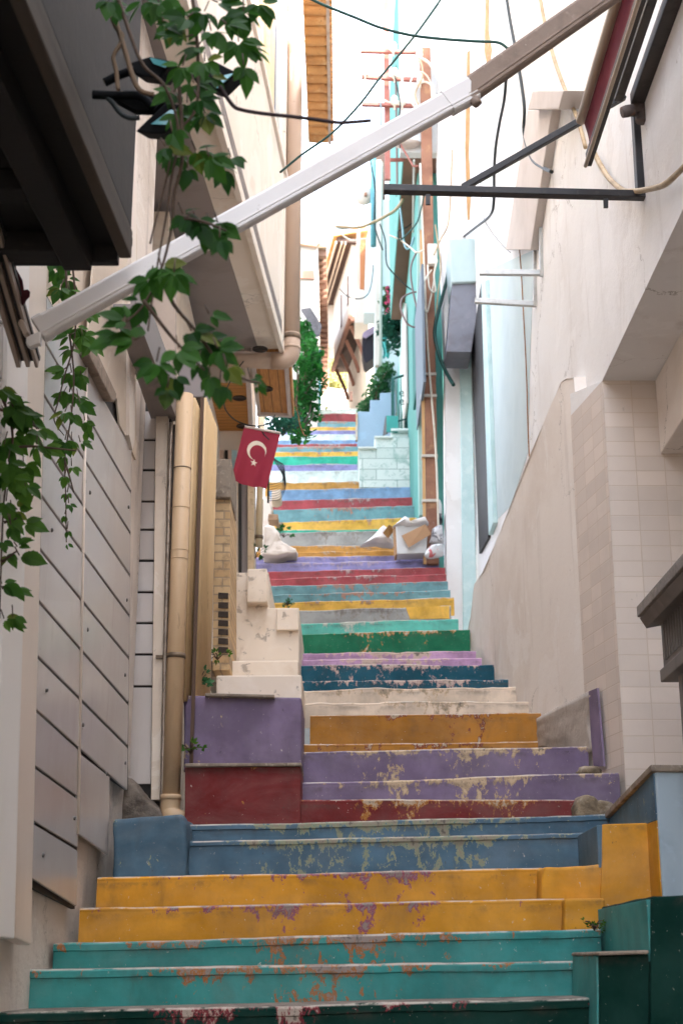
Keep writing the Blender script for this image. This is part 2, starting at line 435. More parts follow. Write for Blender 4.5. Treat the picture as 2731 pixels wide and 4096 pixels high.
marble = surf('cream_marble', 'e3d3c0', [('c9b093', 2.2, .5, .75, .6), ('f0e4d6', 4, .5, .7, .5), ('7d6c5c', 12, .60, .68, .6), ('a5896c', 3, .6, .66, .45, (1, 1, .4))], rough=.45, bumps=((30, .08, .003),))
ms = thing('marble_entrance', 'stack of cream marble entrance steps and slabs in front of the brick pier', 'steps', P(1060, 2780, 9.6))
mb = MB(); mb.prism(front(9.5, (865,2800),(865,2701),(1207,2699),(1207,2800)), (0, .9, 0)); mb.build('tread', marble, ms, bevel=.012)
mb = MB(); mb.prism(front(10.3, (815,2710),(815,2643),(1193,2641),(1193,2710)), (0, 1.2, 0)); mb.build('tread', marble, ms, bevel=.012)
mb = MB(); mb.prism(front(11.5, (940,2660),(940,2290),(1075,2290),(1075,2431),(1196,2431),(1196,2660)), (0, 1.6, 0)); mb.build('slab_wall', marble, ms, bevel=.01)
mb = MB(); mb.prism(front(11.44, (1106,2520),(1106,2434),(1194,2434),(1194,2520)), (0, .06, 0)); mb.build('slab', marble, ms, bevel=.008)
mb = MB(); mb.prism(front(11.36, (987,2409),(990,2275),(1068,2273),(1070,2409)), (0, 3.2, 0)); mb.build('slab', marble, ms, bevel=.012)

# --- masonry beside the stairs, right
bl = thing('stepped_wall', 'stepped side wall of the lowest stairs painted yellow over teal', 'wall', P(2490, 3800, 6.4))
rough_box('yellow_block', PT['yellow'], front(7.16, (2165,3640),(2172,3467),(2425,3455),(2425,3700)), .9, bl, bevel=.02, amp=.012)
rough_box('yellow_block', PT['yellow'], front(6.98, (2256,3730),(2258,3597),(2420,3590),(2420,3730)), .6, bl, bevel=.015, amp=.01)
rough_box('yellow_block', PT['yellow'], front(7.14, (2395,3790),(2410,3296),(2640,3292),(2640,3790)), .7, bl, bevel=.008, amp=.006)
ck_ = P(2403, 3400, 7.14); mb = MB(); mb.box2((ck_.x - .014, 7.15, P(2403, 3470, 7.14).z), (ck_.x + .02, 7.95, P(2403, 3300, 7.14).z)); mb.build('blue_cheek', PT['blue'], bl, bevel=.004, uvfn=lambda co: (co.y - 6, 2.4 - co.z))
dg = thing('low_wall', 'dark green ledge and wall end at the bottom right corner', 'wall', P(2500, 4096, 5.8))
rough_box('ledge_block', PT['dkgreen'], front(5.78, (2396,4250),(2396,3822),(2640,3816),(2640,4250)), .62, dg, bevel=.01, amp=.004)
rough_box('wall_end', PT['dkgreen'], front(5.74, (2598,4250),(2604,3584),(2860,3578),(2860,4250)), 1.12, dg, bevel=.01, amp=.004)
sw = P(2600, 3584, 5.74)
mb = MB(); mb.box2((sw.x - .014, 5.755, sw.z - 1.0), (sw.x + .02, 6.86, sw.z - .012)); mb.build('teal_side', PT['teal'], dg, bevel=.003, uvfn=lambda co: (co.y - 5, 1.9 - co.z))
rough_box('teal_cheek', PT['teal'], front(5.80, (2384,4150),(2384,3822),(2399,3822),(2399,4150)), .6, dg, bevel=.004, amp=.002)
mb = MB(); mb.prism(front(5.73, (2392,3822),(2392,3806),(2594,3800),(2594,3816)), (0, .68, 0)); mb.build('coping', cap, dg, bevel=.008)
# parapet: pale blue end, darker blue side, grey coping
pr = thing('parapet', 'sloping parapet with pale blue end and dark blue inner side by the tiled wall', 'wall', P(2640, 3500, 6.95))
pale_blue = surf('pale_blue_render', 'a6b5be', [('8b9ba6', 3, .45, .7, .5), ('b9cad6', 8, .55, .7, .4)], bumps=((35, .25, .004), (120, .1, .002)))
a0 = P(2614, 3070, 6.95); a1 = P(2432, 3258, 7.95)
wd = Vector((.62, .05, 0)); zc1 = P(2500, 3294, 7.14).z
def para(name, mat, a, b, z0, z1, wid, bev=.01):
    m = MB(); dz = a1.z - a0.z if z1 > zc1 else 0; d0 = dz if name == 'coping' else 0; q = [Vector((a.x, a.y, z0)), Vector((b.x, b.y, z0 + d0)), Vector((b.x, b.y, max(z1 + dz, zc1))), Vector((a.x, a.y, z1))]
    m.prism(q, wid); o = m.build(name, mat, pr, bevel=bev)
    uv = o.data.uv_layers.new(name='uv')
    for l in o.data.loops:
        co = o.data.vertices[l.vertex_index].co; uv.data[l.index].uv = (co.y - 6, z1 + .05 - co.z)
    return o
para('blue_side', PT['blue'], a0 + Vector((-.004, .012, 0)), a1, zc1, a0.z - .025, Vector((.03, 0, 0)), .002)
para('yellow_side', PT['yellow'], a0 + Vector((-.004, .012, 0)), a1, a0.z - 1.2, zc1 - .002, Vector((.03, 0, 0)), .002)
para('end_wall', pale_blue, a0 + Vector((.003, 0, 0)), a1 + Vector((.03, 0, 0)), a0.z - 1.2, a0.z - .02, wd)
para('coping', cap, a0 + Vector((-.02, -.02, 0)), a1 + Vector((-.02, 0, 0)), a0.z - .02, a0.z + .012, wd + Vector((.04, 0, 0)), .006)
# rocks and weeds at joints
stone = surf('grey_stone', '8f8069', [('5a4d40', 6, .45, .65, .8), ('b5aa9c', 14, .55, .7, .5)], bumps=((18, .8, .02), (70, .3, .004)))
def rock(name, c, rx, ry, rz, label, seed=0, mat=None, group=None):
    mb = MB()
    def fn(a, b):
        th = a * 2 * math.pi; ph = b * math.pi
        d = Vector((math.sin(ph) * math.cos(th), math.sin(ph) * math.sin(th), math.cos(ph)))
        s = 1 + .28 * mnoise.noise(d * 1.6 + Vector((seed, 0, 0))) + .1 * mnoise.noise(d * 5 + Vector((seed, 3, 0)))
        return Vector(c) + Vector((d.x * rx, d.y * ry, d.z * rz)) * s
    mb.grid(fn, 20, 12); o = mb.build(name, mat or stone); tag(o, label, 'stone', group); return o
rubble_b = []
for k_, (x, y, w_, h_, lab) in enumerate(((2352,3225,52,62,'grey rubble stone at the end of the dark red step'), (2412,3238,46,40,'darker flat stone wedged between rubble and the blue parapet'))):
    tag(rough_box('stone', stone, front(8.0, (x-w_,y+50),(x-w_*.9,y-h_*.3),(x-w_*.3,y-h_),(x+w_*.6,y-h_*.7),(x+w_,y-h_*.1),(x+w_,y+50)), .3, bevel=.03, amp=.022), lab, 'stone')
rock('stone', P(2355, 3088, 8.6), .075, .08, .035, 'small rubble stone on the end of the purple step', 9)

xl_, yl_, xr_, yr_ = STEPS[20][:4]; Yc_ = stepY((yl_ + yr_) / 2) - .006
mb = MB(); mb.prism([P(1640, 2477, Yc_), P(1622, 2429, Yc_), P(1796, 2424, Yc_), P(1796, 2474, Yc_)], (0, .02, 0)); o = mb.build('step_patch', PT['yellow2'], stair, uvfn=lambda co: (co.x, .3))
plabel(o, 'yellow painted end of the bare cement step')
# ================================================================ right-hand side
whitewash = plaster('whitewashed_plaster', 'efeeed', 'dfdad6', 'f5f4f3', 'a3968a')
base_plaster = plaster('pinkish_plaster', 'eee6de', 'dacdc1', 'f3ede7', '9c8c7d', streak=.3, bumps=((5, .2, .02), (40, .18, .004)))
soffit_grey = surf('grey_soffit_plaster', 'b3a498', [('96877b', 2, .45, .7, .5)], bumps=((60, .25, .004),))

def tiles_mat(name, base, joint, w, h, swap=False, var=.14, rough=.55):
    """large painted tiles with fine joints; u = along the wall (uv x), v = height"""
    t = NT(name)
    uvn = t.n('UVMap'); uvn.uv_map = 'uv'
    br = t.n('TexBrick'); br.offset = 0.0 if swap else .0; br.squash = 1.0
    br.inputs['Scale'].default_value = 1.0; br.inputs['Mortar Size'].default_value = .0035; br.inputs['Mortar Smooth'].default_value = .3
    br.inputs['Brick Width'].default_value = w; br.inputs['Row Height'].default_value = h; br.inputs['Bias'].default_value = 0
    b = srgb(base)
    br.inputs['Color1'].default_value = b; br.inputs['Color2'].default_value = tuple(x * (1 - var) for x in b[:3]) + (1,); br.inputs['Mortar'].default_value = srgb(joint)
    t.l(uvn.outputs[0], br.inputs['Vector'])
    c = br.outputs['Color']
    c = t.mix(t.math('MULTIPLY', t.ramp(t.noise(2.0, 6, .6), .45, .75), .35), c, tuple(x * .7 for x in b[:3]))
    c = t.mix(t.math('MULTIPLY', t.ramp(t.noise(22, 6, .7, .4, (1, 1, .3), seed=5), .66, .74), .4), c, '6f6156')
    t.bump(t.math('MULTIPLY', br.outputs['Fac'], -1), .5, .004); t.bump(t.noise(14, 4, .6), .10, .006); t.bump(t.noise(90, 4, .6), .12, .002)
    return t.fin(c, rough, .35)
tile_m = tiles_mat('painted_wall_tiles', 'e0d2c6', 'cdbcab', .178, .0965)

class PolyWall:
    def __init__(s, pts): s.p = [Vector((a, b, 0)) for a, b in pts]
    def hit(s, px, py, off=0.0):
        best = None
        for i in range(len(s.p) - 1):
            a, b = s.p[i], s.p[i + 1]; wv = VWall(a, b); q = wv.hit(px, py, off)
            k = (Vector((q.x, q.y, 0)) - a).dot(wv.d); Ln = (b - a).length
            lo = 0 if i else -9; hi = Ln if i < len(s.p) - 2 else Ln + 9
            e = max(lo - k, k - hi, 0)
            if best is None or e < best[0]: best = (e, q)
        return best[1]
    def s_at(s, Y):
        for i in range(len(s.p) - 1):
            a, b = s.p[i], s.p[i + 1]
            if a.y <= Y <= b.y or i == len(s.p) - 2: return a.lerp(b, (Y - a.y) / (b.y - a.y))
CORN = (1.645, 8.5)
BW = PolyWall([CORN, (1.515, 9.3), (1.40, 10.4), (1.34, 11.4), (1.27, 12.6), (1.235, 13.7), (1.225, 16.25)])
AW = VWall(CORN, (1.58, 16.3))

wh = thing('white_house', 'big whitewashed house on the right with cracked plaster and tiled ground floor corner', 'house', (2.2, 9, 1.5))
# upper wall with its overhang over the entrance recess
zs = AW.hit(2407, 1523).z       # height of the overhang's underside
mb = MB()
p = [AW.at(-9, zs), AW.at(16.3, zs), AW.at(16.3, 13.5), AW.at(-9, 13.5)]
mb.prism(p, AW.n * .35); upper = mb.build('upper_wall', whitewash, wh)
mb = MB()   # wall below the overhang height beyond the corner, behind the plaster skirt
p = [AW.at(8.56, 1.2), AW.at(16.3, 1.2), AW.at(16.3, zs), AW.at(8.56, zs)]
mb.prism(p, AW.n * .35); mb.build('lower_wall', whitewash, wh)
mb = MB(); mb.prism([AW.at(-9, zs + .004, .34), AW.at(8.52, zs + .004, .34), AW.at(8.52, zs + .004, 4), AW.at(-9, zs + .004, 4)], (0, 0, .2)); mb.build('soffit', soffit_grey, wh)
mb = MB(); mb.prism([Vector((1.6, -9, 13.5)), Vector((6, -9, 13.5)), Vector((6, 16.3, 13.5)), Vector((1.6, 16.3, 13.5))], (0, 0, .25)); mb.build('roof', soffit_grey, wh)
mb = MB(); mb.box2((5.8, -9, -1), (6, 16.3, 13.4)); mb.box2((1.75, -9.2, -2), (5.8, -9, 13.4)); mb.box2((2, 16.0, 1), (5.8, 16.2, 13.4)); mb.box2((1.62, 16.72, 3), (1.9, 20.2, 14.5)); mb.build('rear_wall', whitewash, wh)  # last box: unseen wall added to keep sun off the upper steps
# lower storey skirt (bulging plaster) up to its slanting top edge
topc = [(2333,1512,9.0),(2253,1514,9.3),(2180,1680,0),(2090,1900,0),(1990,2155,0),(1930,2290,0),(1895,2340,0),(1884,2460,0),(1873,2515,0)]
NZ = 26
cols = []
for i, Yp in enumerate([9.05 + (16.2 - 9.05) * k / 60 for k in range(61)]):
    q = BW.s_at(Yp); cols.append(q)
zt_tab = []
for x, y, _ in topc:
    h = BW.hit(x, y); zt_tab.append((h.y, h.z))
zt_tab.sort()
def ztop(Y):
    if Y <= zt_tab[0][0]: return zt_tab[0][1]
    for (a, b), (c, d) in zip(zt_tab, zt_tab[1:]):
        if a <= Y <= c: return b + (d - b) * (Y - a) / (c - a)
    return zt_tab[-1][1]
mb = MB()
def fnB(a, b):
    q = cols[round(a * 60)]; zt = ztop(q.y); z = .9 + (zt - .9) * b
    k = .012 * mnoise.noise(Vector((q.y * 1.4, z * 1.1, 3))) + .004 * mnoise.noise(Vector((q.y * 6, z * 6, 3)))
    return Vector((q.x + k, q.y, z))
mb.grid(fnB, 60, NZ); mb.build('plaster_skirt', base_plaster, wh, recalc=False, solid=.0)
mb = MB(); n = 60
vs = [];
for q in cols:
    zt = ztop(q.y); k = AW.at(q.y, zt)
    vs += [Vector((q.x - .004, q.y, zt)), Vector((max(k.x, q.x) + .05, q.y, zt + .004))]
mb.add(vs, [[2*i, 2*i+1, 2*i+3, 2*i+2] for i in range(n)]); mb.build('skirt_top', base_plaster, wh, recalc=False)
# tiled corner: slanting flank + front-facing recess wall
zb, ztl = 1.2, zs
c0 = BW.s_at(9.12)
mb = MB(); fl = [Vector((CORN[0], CORN[1], zb)), Vector((c0.x - .006, 9.12, zb)), Vector((c0.x - .006, 9.12, zs)), Vector((CORN[0], CORN[1], zs))]
e1 = P(2327, 1606, 9.1); fl[2].z = min(zs, e1.z)
mb.prism(fl, (.2, .25, 0)); o = mb.build('tiled_flank', tile_m, wh)
fz = BW.hit(2333, 1512).z
mb = MB(); mb.prism([fl[2] + Vector((.004, 0, -.02)), fl[3] + Vector((.004, 0, 0)), fl[3] + Vector((.02, 0, .0)) , Vector((fl[2].x + .004, fl[2].y, fz))], (.2, .25, 0)); mb.build('flank_cap', whitewash, wh)
mb = MB(); mb.box2((BW.s_at(9.05).x + .004, 9.04, e1.z - .2), (1.66, 9.3, ztop(9.05) + .006)); mb.build('skirt_corner', base_plaster, wh)
uv = o.data.uv_layers.new(name='uv')
for l in o.data.loops:
    co = o.data.vertices[l.vertex_index].co; uv.data[l.index].uv = (co.y, co.z)
rx1 = P(2618, 1545, 8.5).x
mb = MB(); mb.box2((CORN[0] + .002, 8.5, zb), (4.5, 8.75, zs + .003)); o = mb.build('tiled_recess_wall', tile_m, wh)
uv = o.data.uv_layers.new(name='uv')
for l in o.data.loops:
    co = o.data.vertices[l.vertex_index].co; uv.data[l.index].uv = (co.x - CORN[0] + (co.y - 8.5), co.z + .03)
# deep beam hanging under the soffit on the inner side of the recess
b0 = P(2622, 1808, 8.45); bx = rx1
mb = MB(); mb.prism([Vector((bx, -9.0, b0.z)), Vector((bx, 8.49, b0.z)), Vector((bx, 8.49, zs - .002)), Vector((bx, -9.0, zs - .002))], (2.5, 0, 0))
mb.build('recess_beam', base_plaster, wh, bevel=.01)
# repair patch and purple stripe on the skirt
patch_m = surf('rough_cement_patch', 'b3a89e', [('8f847a', 4, .45, .7, .6), ('c9c0b6', 12, .5, .7, .5)], bumps=((20, .5, .008), (70, .3, .003)))
def patch(name, mat, pix, off=-.006, th=.012, wall=BW):
    mb = MB(); q = [wall.hit(x, y, off) for x, y in pix]
    mb.prism(q, Vector((th, 0, 0))); return mb.build(name, mat, wh)
tp_ = [(2118,2930),(2125,2890),(2158,2870),(2230,2830),(2300,2795),(2356,2766)]
def fnP(a, b):
    x = 2118 + (2362 - 2118) * a
    for (xa, ya), (xb, yb) in zip(tp_, tp_[1:]):
        if xa <= x <= xb or (xb == 2356 and x > xb): yt_ = ya + (yb - ya) * (x - xa) / (xb - xa)
    yb_ = 2992 + 14 * a + 5 * math.sin(a * 21)
    return BW.hit(x + 5 * math.sin(b * 9), yt_ + (yb_ - yt_) * b, -.024 - .006 * mnoise.noise(Vector((a * 6, b * 5, 2))))
mb = MB(); mb.grid(fnP, 24, 12); mb.build('cement_patch', patch_m, wh, recalc=False, solid=.02)
mb = MB(); mb.prism([BW.hit(x, y, -.036) for x, y in [(2352,2766),(2386,2752),(2395,2860),(2412,3065),(2372,3065),(2362,2950)]], (.012, 0, 0))
o = mb.build('purple_stripe', PT['purple'], wh)
uv = o.data.uv_layers.new(name='uv')
for l in o.data.loops: co = o.data.vertices[l.vertex_index].co; uv.data[l.index].uv = (co.y, .3)
# front-facing return at the far end of the white wall + pale blue door surround
YC = 16.3
mb = MB(); q = front(YC, (1785,2330),(1780,1400),(1766,1010),(1752,600),(1770,-700),(1905,-700),(1905,2560),(1830,2560)); mb.prism(q, (0, .4, 0)); mb.build('return_wall', whitewash, wh)
ice = surf('ice_blue_paint', 'c2dcdc', [('a5c6c8', 3, .4, .7, .6), ('dceceb', 9, .5, .7, .5)], bumps=((10, .6, .012), (50, .4, .004)))
mb = MB(); q = front(YC - .05, (1852,2540),(1838,1412),(1884,1412),(1908,2560)); mb.prism(q, (0, .06, 0)); mb.build('pilaster', ice, wh, bevel=.01)
# side door just in front of the return
slat = surf('dark_door', '1d1b1d', [('2e2c2e', 4, .45, .65, .6)], rough=.6, bumps=((25, .2, .01),))
dw = thing('door', 'tall dark grey side door under the box in the white wall', 'door', AW.hit(1915, 2200))
mb = MB(); mb.prism([AW.hit(x, y, -.03) for x, y in [(1884,1410),(1922,1130),(1952,2100),(1950,2150),(1915,2215)]], AW.n * .06); mb.build('leaf', slat, dw)
mb = MB(); mb.prism([AW.hit(x, y, -.045) for x, y in [(1923,1122),(1940,1122),(1972,2090),(1953,2140)]], AW.n * .05); mb.build('frame', ice, dw)
icewash = surf('bluish_whitewash', 'c3d2d4', [('b3c4c6', 2, .4, .7, .5)], bumps=((8, .2, .01), (50, .2, .003)))
patch('bluish_field', icewash, [(1945,1080),(2135,1000),(2118,1420),(2110,1810),(2040,2025),(1975,2090),(1952,1600)], -.004, .003, AW)
# shutter box above the door
sb = thing('shutter_box', 'grey blue roller box sticking out above the dark side door', 'box', P(1850, 1408, 15.4))
box_m = surf('weathered_zinc', '747781', [('64626a', 5, .45, .7, .6), ('8d898f', 12, .5, .7, .3), ('7f6a5a', 3, .62, .7, .4, (1, 1, 4))], rough=.5, metal=.2)
white_box = surf('white_box_paint', 'b3c6c6', [('a3b8b8', 4, .45, .7, .4)])
mb = MB(); q = front(15.6, (1784,1407),(1808,1128),(1926,1124),(1884,1410)); mb.prism(q, (0, .5, 0)); mb.build('sloped_cover', box_m, sb, bevel=.01)
mb = MB(); q = front(15.55, (1806,1130),(1796,955),(1936,952),(1938,1124)); mb.prism(q, (0, .6, 0)); mb.build('body', white_box, sb, bevel=.015)
# bracket rails of a missing air conditioner
rail_m = surf('galvanised_rail', 'b3b3b0', [('8c8a86', 20, .5, .7, .4)], rough=.4, metal=.5)
ac = thing('mounting_bracket', 'pair of galvanised angle arms left on the white wall above the hanging cord', 'bracket', AW.hit(2170, 1150))
pA = AW.hit(2168, 1092); pA2 = P(1916, 1090, pA.y + .05); pB = AW.hit(2142, 1217); pB2 = P(1898, 1203, pB.y + .05)
for nm, a, b in (('arm', pA, pA2), ('arm', pB, pB2)):
    mb = MB(); mb.bar(a, b, .04, .045); mb.build(nm, rail_m, ac, bevel=.004)
for dx in (0,):
    mb = MB(); mb.bar(AW.hit(2160, 850, -.012), AW.hit(2166, 1105, -.012), .03, .03, (1, 0, 0)); mb.build('upright', rail_m, ac)
    mb = MB(); mb.bar(AW.hit(2136, 870, -.012), AW.hit(2140, 1225, -.012), .03, .03, (1, 0, 0)); mb.build('upright', rail_m, ac)
# concrete T-shaped ledge high on the wall
lg = surf('shaded_render', 'cfc6c0', [('b8ada6', 2, .4, .7, .5)], bumps=((30, .3, .004),))
led = thing('ledge', 'blocky plaster corbel with a pier below it high on the white wall', 'ledge', AW.hit(2200, 430))
mb = MB(); mb.prism([AW.hit(x, y, -.16) for x, y in [(2108,440),(2128,362),(2252,362),(2232,436)]], AW.n * .17); mb.build('corbel', lg, led, bevel=.01)
mb = MB(); mb.prism([AW.hit(x, y, -.07) for x, y in [(2108,440),(2205,436),(2120,1000),(2020,1000)]], AW.n * .075); mb.build('pier', lg, led, bevel=.01)

# ---------------------------------------------------------------- steel bracket frame
steel = surf('black_painted_steel', '1d1a1c', [('3a3230', 20, .55, .7, .6), ('b8aea4', 40, .72, .76, .7)], rough=.5, spec=.5)
YB = 7.07
br = thing('steel_bracket', 'black steel wall bracket with a diagonal strut reaching over the alley', 'bracket', P(2570, 785, YB))
mb = MB(); mb.bar(P(1534, 757, YB), P(2578, 783, YB), .055, .040); mb.build('beam', steel, br, bevel=.004)
mb = MB(); mb.bar(P(1850, 752, YB), P(2495, 385, YB), .04, .036); mb.build('strut', steel, br, bevel=.004)
mb = MB(); mb.bar(P(2562, 770, YB + .01), P(2542, 430, YB + .01), .05, .07, (0, 1, 0)); mb.build('post', steel, br, bevel=.004)
mb = MB(); mb.prism(front(YB - .02, (1702,776),(1720,776),(1720,817),(1702,817)), (0, .012, 0)); mb.build('lug', steel, br)
mb = MB(); mb.prism(front(YB - .02, (2412,792),(2431,792),(2431,829),(2413,829)), (0, .012, 0)); mb.build('lug', steel, br)

# ---------------------------------------------------------------- folded awning on the right wall
beige_al = surf('beige_aluminium', 'b9a58c', [('9a8670', 12, .5, .75, .5)], rough=.45, spec=.5)
maroon = surf('maroon_canvas', '6e2433', [('55192a', 6, .4, .7, .6), ('86404a', 3, .5, .7, .5, (3, 1, .3))], rough=.85, bumps=((200, .3, .001),))
dk_al = surf('dark_grey_aluminium', '4a4643', [('33302f', 10, .45, .7, .6), ('6f6862', 30, .6, .75, .4)], rough=.5, metal=.3)
aw = thing('awning', 'closed maroon awning with beige rails under the dark arms at the top right', 'awning', P(2340, 600, 6.9))
def alongY(px, py, Y): return P(px, py, Y)
r0 = P(2312, 488, 6.9); rdir = AW.d
def rail(px, py, Y, length, rad, name, mat, n=12, sq=None):
    a = P(px, py, Y); b = a - rdir * length
    mb = MB()
    if sq: mb.bar(a, b, sq[0], sq[1])
    else: mb.tube([a, b], rad, n)
    return mb.build(name, mat, aw, bevel=.004 if sq else 0)
rail(2322, 482, 6.9, 3.4, .028, 'roller', beige_al)
rail(2340, 664, 6.9, 3.4, .011, 'front_rail', beige_al)
rail(2352, 640, 6.92, 3.4, 0, 'back_rail', dk_al, sq=(.03, .08))
ra = P(2336, 494, 6.89); rb = P(2341, 658, 6.89)
mb = MB()
def fnF(a, b):
    p = ra.lerp(rb, b) - rdir * (3.4 * a); p.x += .02 * math.sin(b * 3.1) + .010 * math.sin(a * 40 + b * 4) * b; return p
mb.grid(fnF, 60, 8); mb.build('canvas', maroon, aw, recalc=False, solid=.003)
# folded arms, end bracket
a1_ = P(2500, 415, 6.95)
for px, py, w_, h_ in ((2470,380,.05,.09),(2545,400,.075,.075),(2600,385,.05,.07)):
    a = P(px, py, 6.95); mb = MB(); mb.bar(a, a - rdir * 3.4, w_, h_); mb.build('folded_arm', dk_al, aw, bevel=.008)
mb = MB(); mb.bar(P(2612, 350, 6.98), P(2612, 350, 6.98) - rdir * 3.4, .16, .05); mb.build('mounting_plate', dk_al, aw, bevel=.006)
hw = surf('rusty_cast_fitting', '6f6460', [('4a3f3b', 8, .4, .6, .7), ('8a5a3a', 14, .58, .7, .6)], rough=.6, metal=.3)
mb = MB(); mb.lathe(P(2505, 445, 6.9), [(0, -.03), (.03, -.03), (.034, 0), (.03, .04), (0, .04)], (1, 0, .3)); mb.lathe(P(2565, 470, 6.95), [(0, -.03), (.032, -.03), (.032, .04), (0, .045)], (.2, 0, 1))
mb.box(P(2590, 400, 6.95), .10, .05, .05); mb.box(P(2550, 440, 6.95), .08, .06, .05); mb.build('end_bracket', hw, aw, bevel=.004)
# ---------------------------------------------------------------- small metal canopy with louvre over the doorway, lower right
cm = surf('painted_sheet_metal', '77716d', [('5d5754', 5, .45, .7, .5), ('938b83', 14, .55, .7, .4)], rough=.55, bumps=((80, .2, .002),))
rc = surf('grey_felt_edge', '8f8781', [('6f6862', 20, .4, .7, .7), ('a39a8f', 60, .5, .7, .6)], bumps=((90, .9, .01),))
Yc = 7.0
cn = thing('door_canopy', 'small grey metal canopy with a vertical louvre panel at the right edge', 'canopy', P(2640, 2700, Yc))
def alongA(px, py, Y, L): a = P(px, py, Y); return a, a - AW.d * L
a, b = alongA(2556, 2470, Yc, 3.0)
mb = MB(); mb.prism([a + Vector((-.012, 0, .055)), a + Vector((-.012, 0, 0)), a + Vector((.10, 0, 0)), a + Vector((1.2, 0, .16)), a + Vector((1.2, 0, .21))], -AW.d * 3.0); mb.build('roof_edge', rc, cn, bevel=.006)
mb = MB(); mb.prism([a + Vector((.0, .003, -.004)), a + Vector((.03, .003, -.055)), a + Vector((.14, .003, -.035)), a + Vector((.14, .003, -.004))], -AW.d * 3.0); mb.build('gutter', cm, cn, bevel=.004)
g0 = P(2640, 2490, Yc + .02); g1 = P(2655, 2690, Yc + .02)
mb = MB(); mb.prism([Vector((g0.x, g0.y, g0.z)), Vector((g0.x, g0.y, g1.z)), Vector((g0.x, g0.y - 3, g1.z)), Vector((g0.x, g0.y - 3, g0.z))], (.06, 0, 0)); mb.build('louvre_panel', cm, cn, bevel=.004)
mb = MB()
for k in range(26):
    mb.box2((g0.x - .008, g0.y - .06 - k * .055, g1.z + .05), (g0.x + .004, g0.y - .085 - k * .055, g0.z - .02))
o = mb.build('louvre_rib', cm, cn, bevel=.002)
mb = MB(); mb.box2((g0.x - .02, g0.y - 3, g1.z - .05), (g0.x + .14, g0.y, g1.z + .012)); mb.build('bottom_rail', cm, cn, bevel=.006)
# door frame with fretwork leaf below it
df = thing('metal_door', 'grey metal door frame with a cut out pattern at the right edge', 'door', P(2725, 3500, 6.6))
f0 = P(2692, 2700, 6.75); f1 = P(2728, 3660, 6.75)
mb = MB(); mb.box2((f0.x + .03, 6.72, 1.6), (f0.x + .085, 6.79, f0.z)); mb.build('jamb', cm, df, bevel=.004)
mb = MB(); mb.box2((f0.x + .085, 5.2, 1.6), (f0.x + .12, 6.72, f0.z)); mb.build('leaf', slat, df)
mb = MB()
for i in range(4):
    for j in range(16):
        c = Vector((f0.x + .08, 6.6 - i * .14, 1.9 + j * .1 + (i % 2) * .05))
        mb.prism([c + Vector((0, .055, 0)), c + Vector((0, 0, .04)), c + Vector((0, -.055, 0)), c + Vector((0, 0, -.04))], (.01, 0, 0))
mb.build('fretwork', cm, df)

# ---------------------------------------------------------------- cables and cords on the right wall
cable_dk = surf('black_cable', '1b2222', rough=.5); cable_gr = surf('green_black_cable', '12403a', rough=.5)
cable_be = surf('beige_cable', 'b59f80', [('8d7656', 10, .45, .7, .6)], rough=.6); cable_wh = surf('white_cable', 'd9d4c6', [('b5a98f', 8, .5, .7, .5)], rough=.5)
cord_br = surf('brown_cord', '8a5f3c', rough=.7)
def smooth(pts, n=6):
    pts = [Vector(p) for p in pts]; out = []
    for i in range(len(pts) - 1):
        p0 = pts[max(i-1, 0)]; p1 = pts[i]; p2 = pts[i+1]; p3 = pts[min(i+2, len(pts)-1)]
        for k in range(n):
            t = k / n; out.append(.5 * ((2*p1) + (p2-p0)*t + (2*p0-5*p1+4*p2-p3)*t*t + (3*p1-p0-3*p2+p3)*t**3))
    out.append(pts[-1]); return out
def cable(name, pts, rad, mat, label, cat='cable', group=None, n=6):
    mb = MB(); mb.tube(smooth(pts), rad, n); return tag(mb.build(name, mat, recalc=False), label, cat, group)
def onA(pix, off=-.03): return [AW.hit(x, y, off) for x, y in pix]
cable('cord', onA([(2075,980),(2084,1100),(2092,1250),(2100,1400),(2106,1550),(2110,1700),(2116,1830),(2130,1925),(2118,1990),(2126,2035)], -.02), .006, cord_br, 'thin brown cord hanging down the white wall beside the bracket arms', 'cord')
cable('wall_cable', onA([(2020,-40),(2040,90),(2070,250),(2095,420),(2093,520),(2105,580),(2130,640),(2170,670),(2205,687)], -.06), .016, cable_dk, 'dark cable end curling on the white wall behind the steel strut')
cable('wall_cable', onA([(2024,300),(2015,400),(1995,500),(1980,600),(1975,700),(1974,800),(1960,860),(1900,910),(1850,950)], -.05), .016, cable_dk, 'patched dark cable running down the white wall to the white box')
cable('wall_cable', onA([(2155,-30),(2175,80),(2210,220),(2240,310),(2275,400),(2310,480),(2340,590)], -.06), .014, cable_be, 'beige twin cable slanting down the white wall behind the awning')
cable('wall_cable', onA([(2370,600),(2400,660),(2440,720),(2490,760),(2540,765),(2600,755),(2650,740),(2700,700),(2760,640)], -.05), .016, cable_be, 'bundle of beige cables sagging over the steel post')
cable('wall_cable', onA([(2372,620),(2410,695),(2460,735),(2520,772),(2590,760),(2660,745),(2720,690)], -.04), .008, cable_wh, 'thin pale cable sagging beside the beige bundle')
cable('wall_cable', onA([(1926,-60),(1930,150),(1925,420),(1922,700),(1930,860),(1990,960),(2040,1010)], -.02), .004, cable_dk, 'hairline grey wire down the white wall to the bracket arms')
# flaked strips of old paint on the white wall
flake = surf('flaked_brown_render', 'b58a55', [('8a6134', 12, .4, .65, .7), ('e0cba8', 20, .55, .7, .6)], bumps=((40, .5, .006),))
for q in ([(1858,620),(1866,210),(1877,200),(1880,360),(1874,620),(1882,780),(1876,880),(1868,880)], [(1940,-40),(1956,-40),(1952,120),(1966,200),(1952,300),(1936,210)], [(1776,960),(1796,830),(1790,1010),(1772,1180)]):
    patch('flaked_strip', flake, q, -.005, .004, AW)
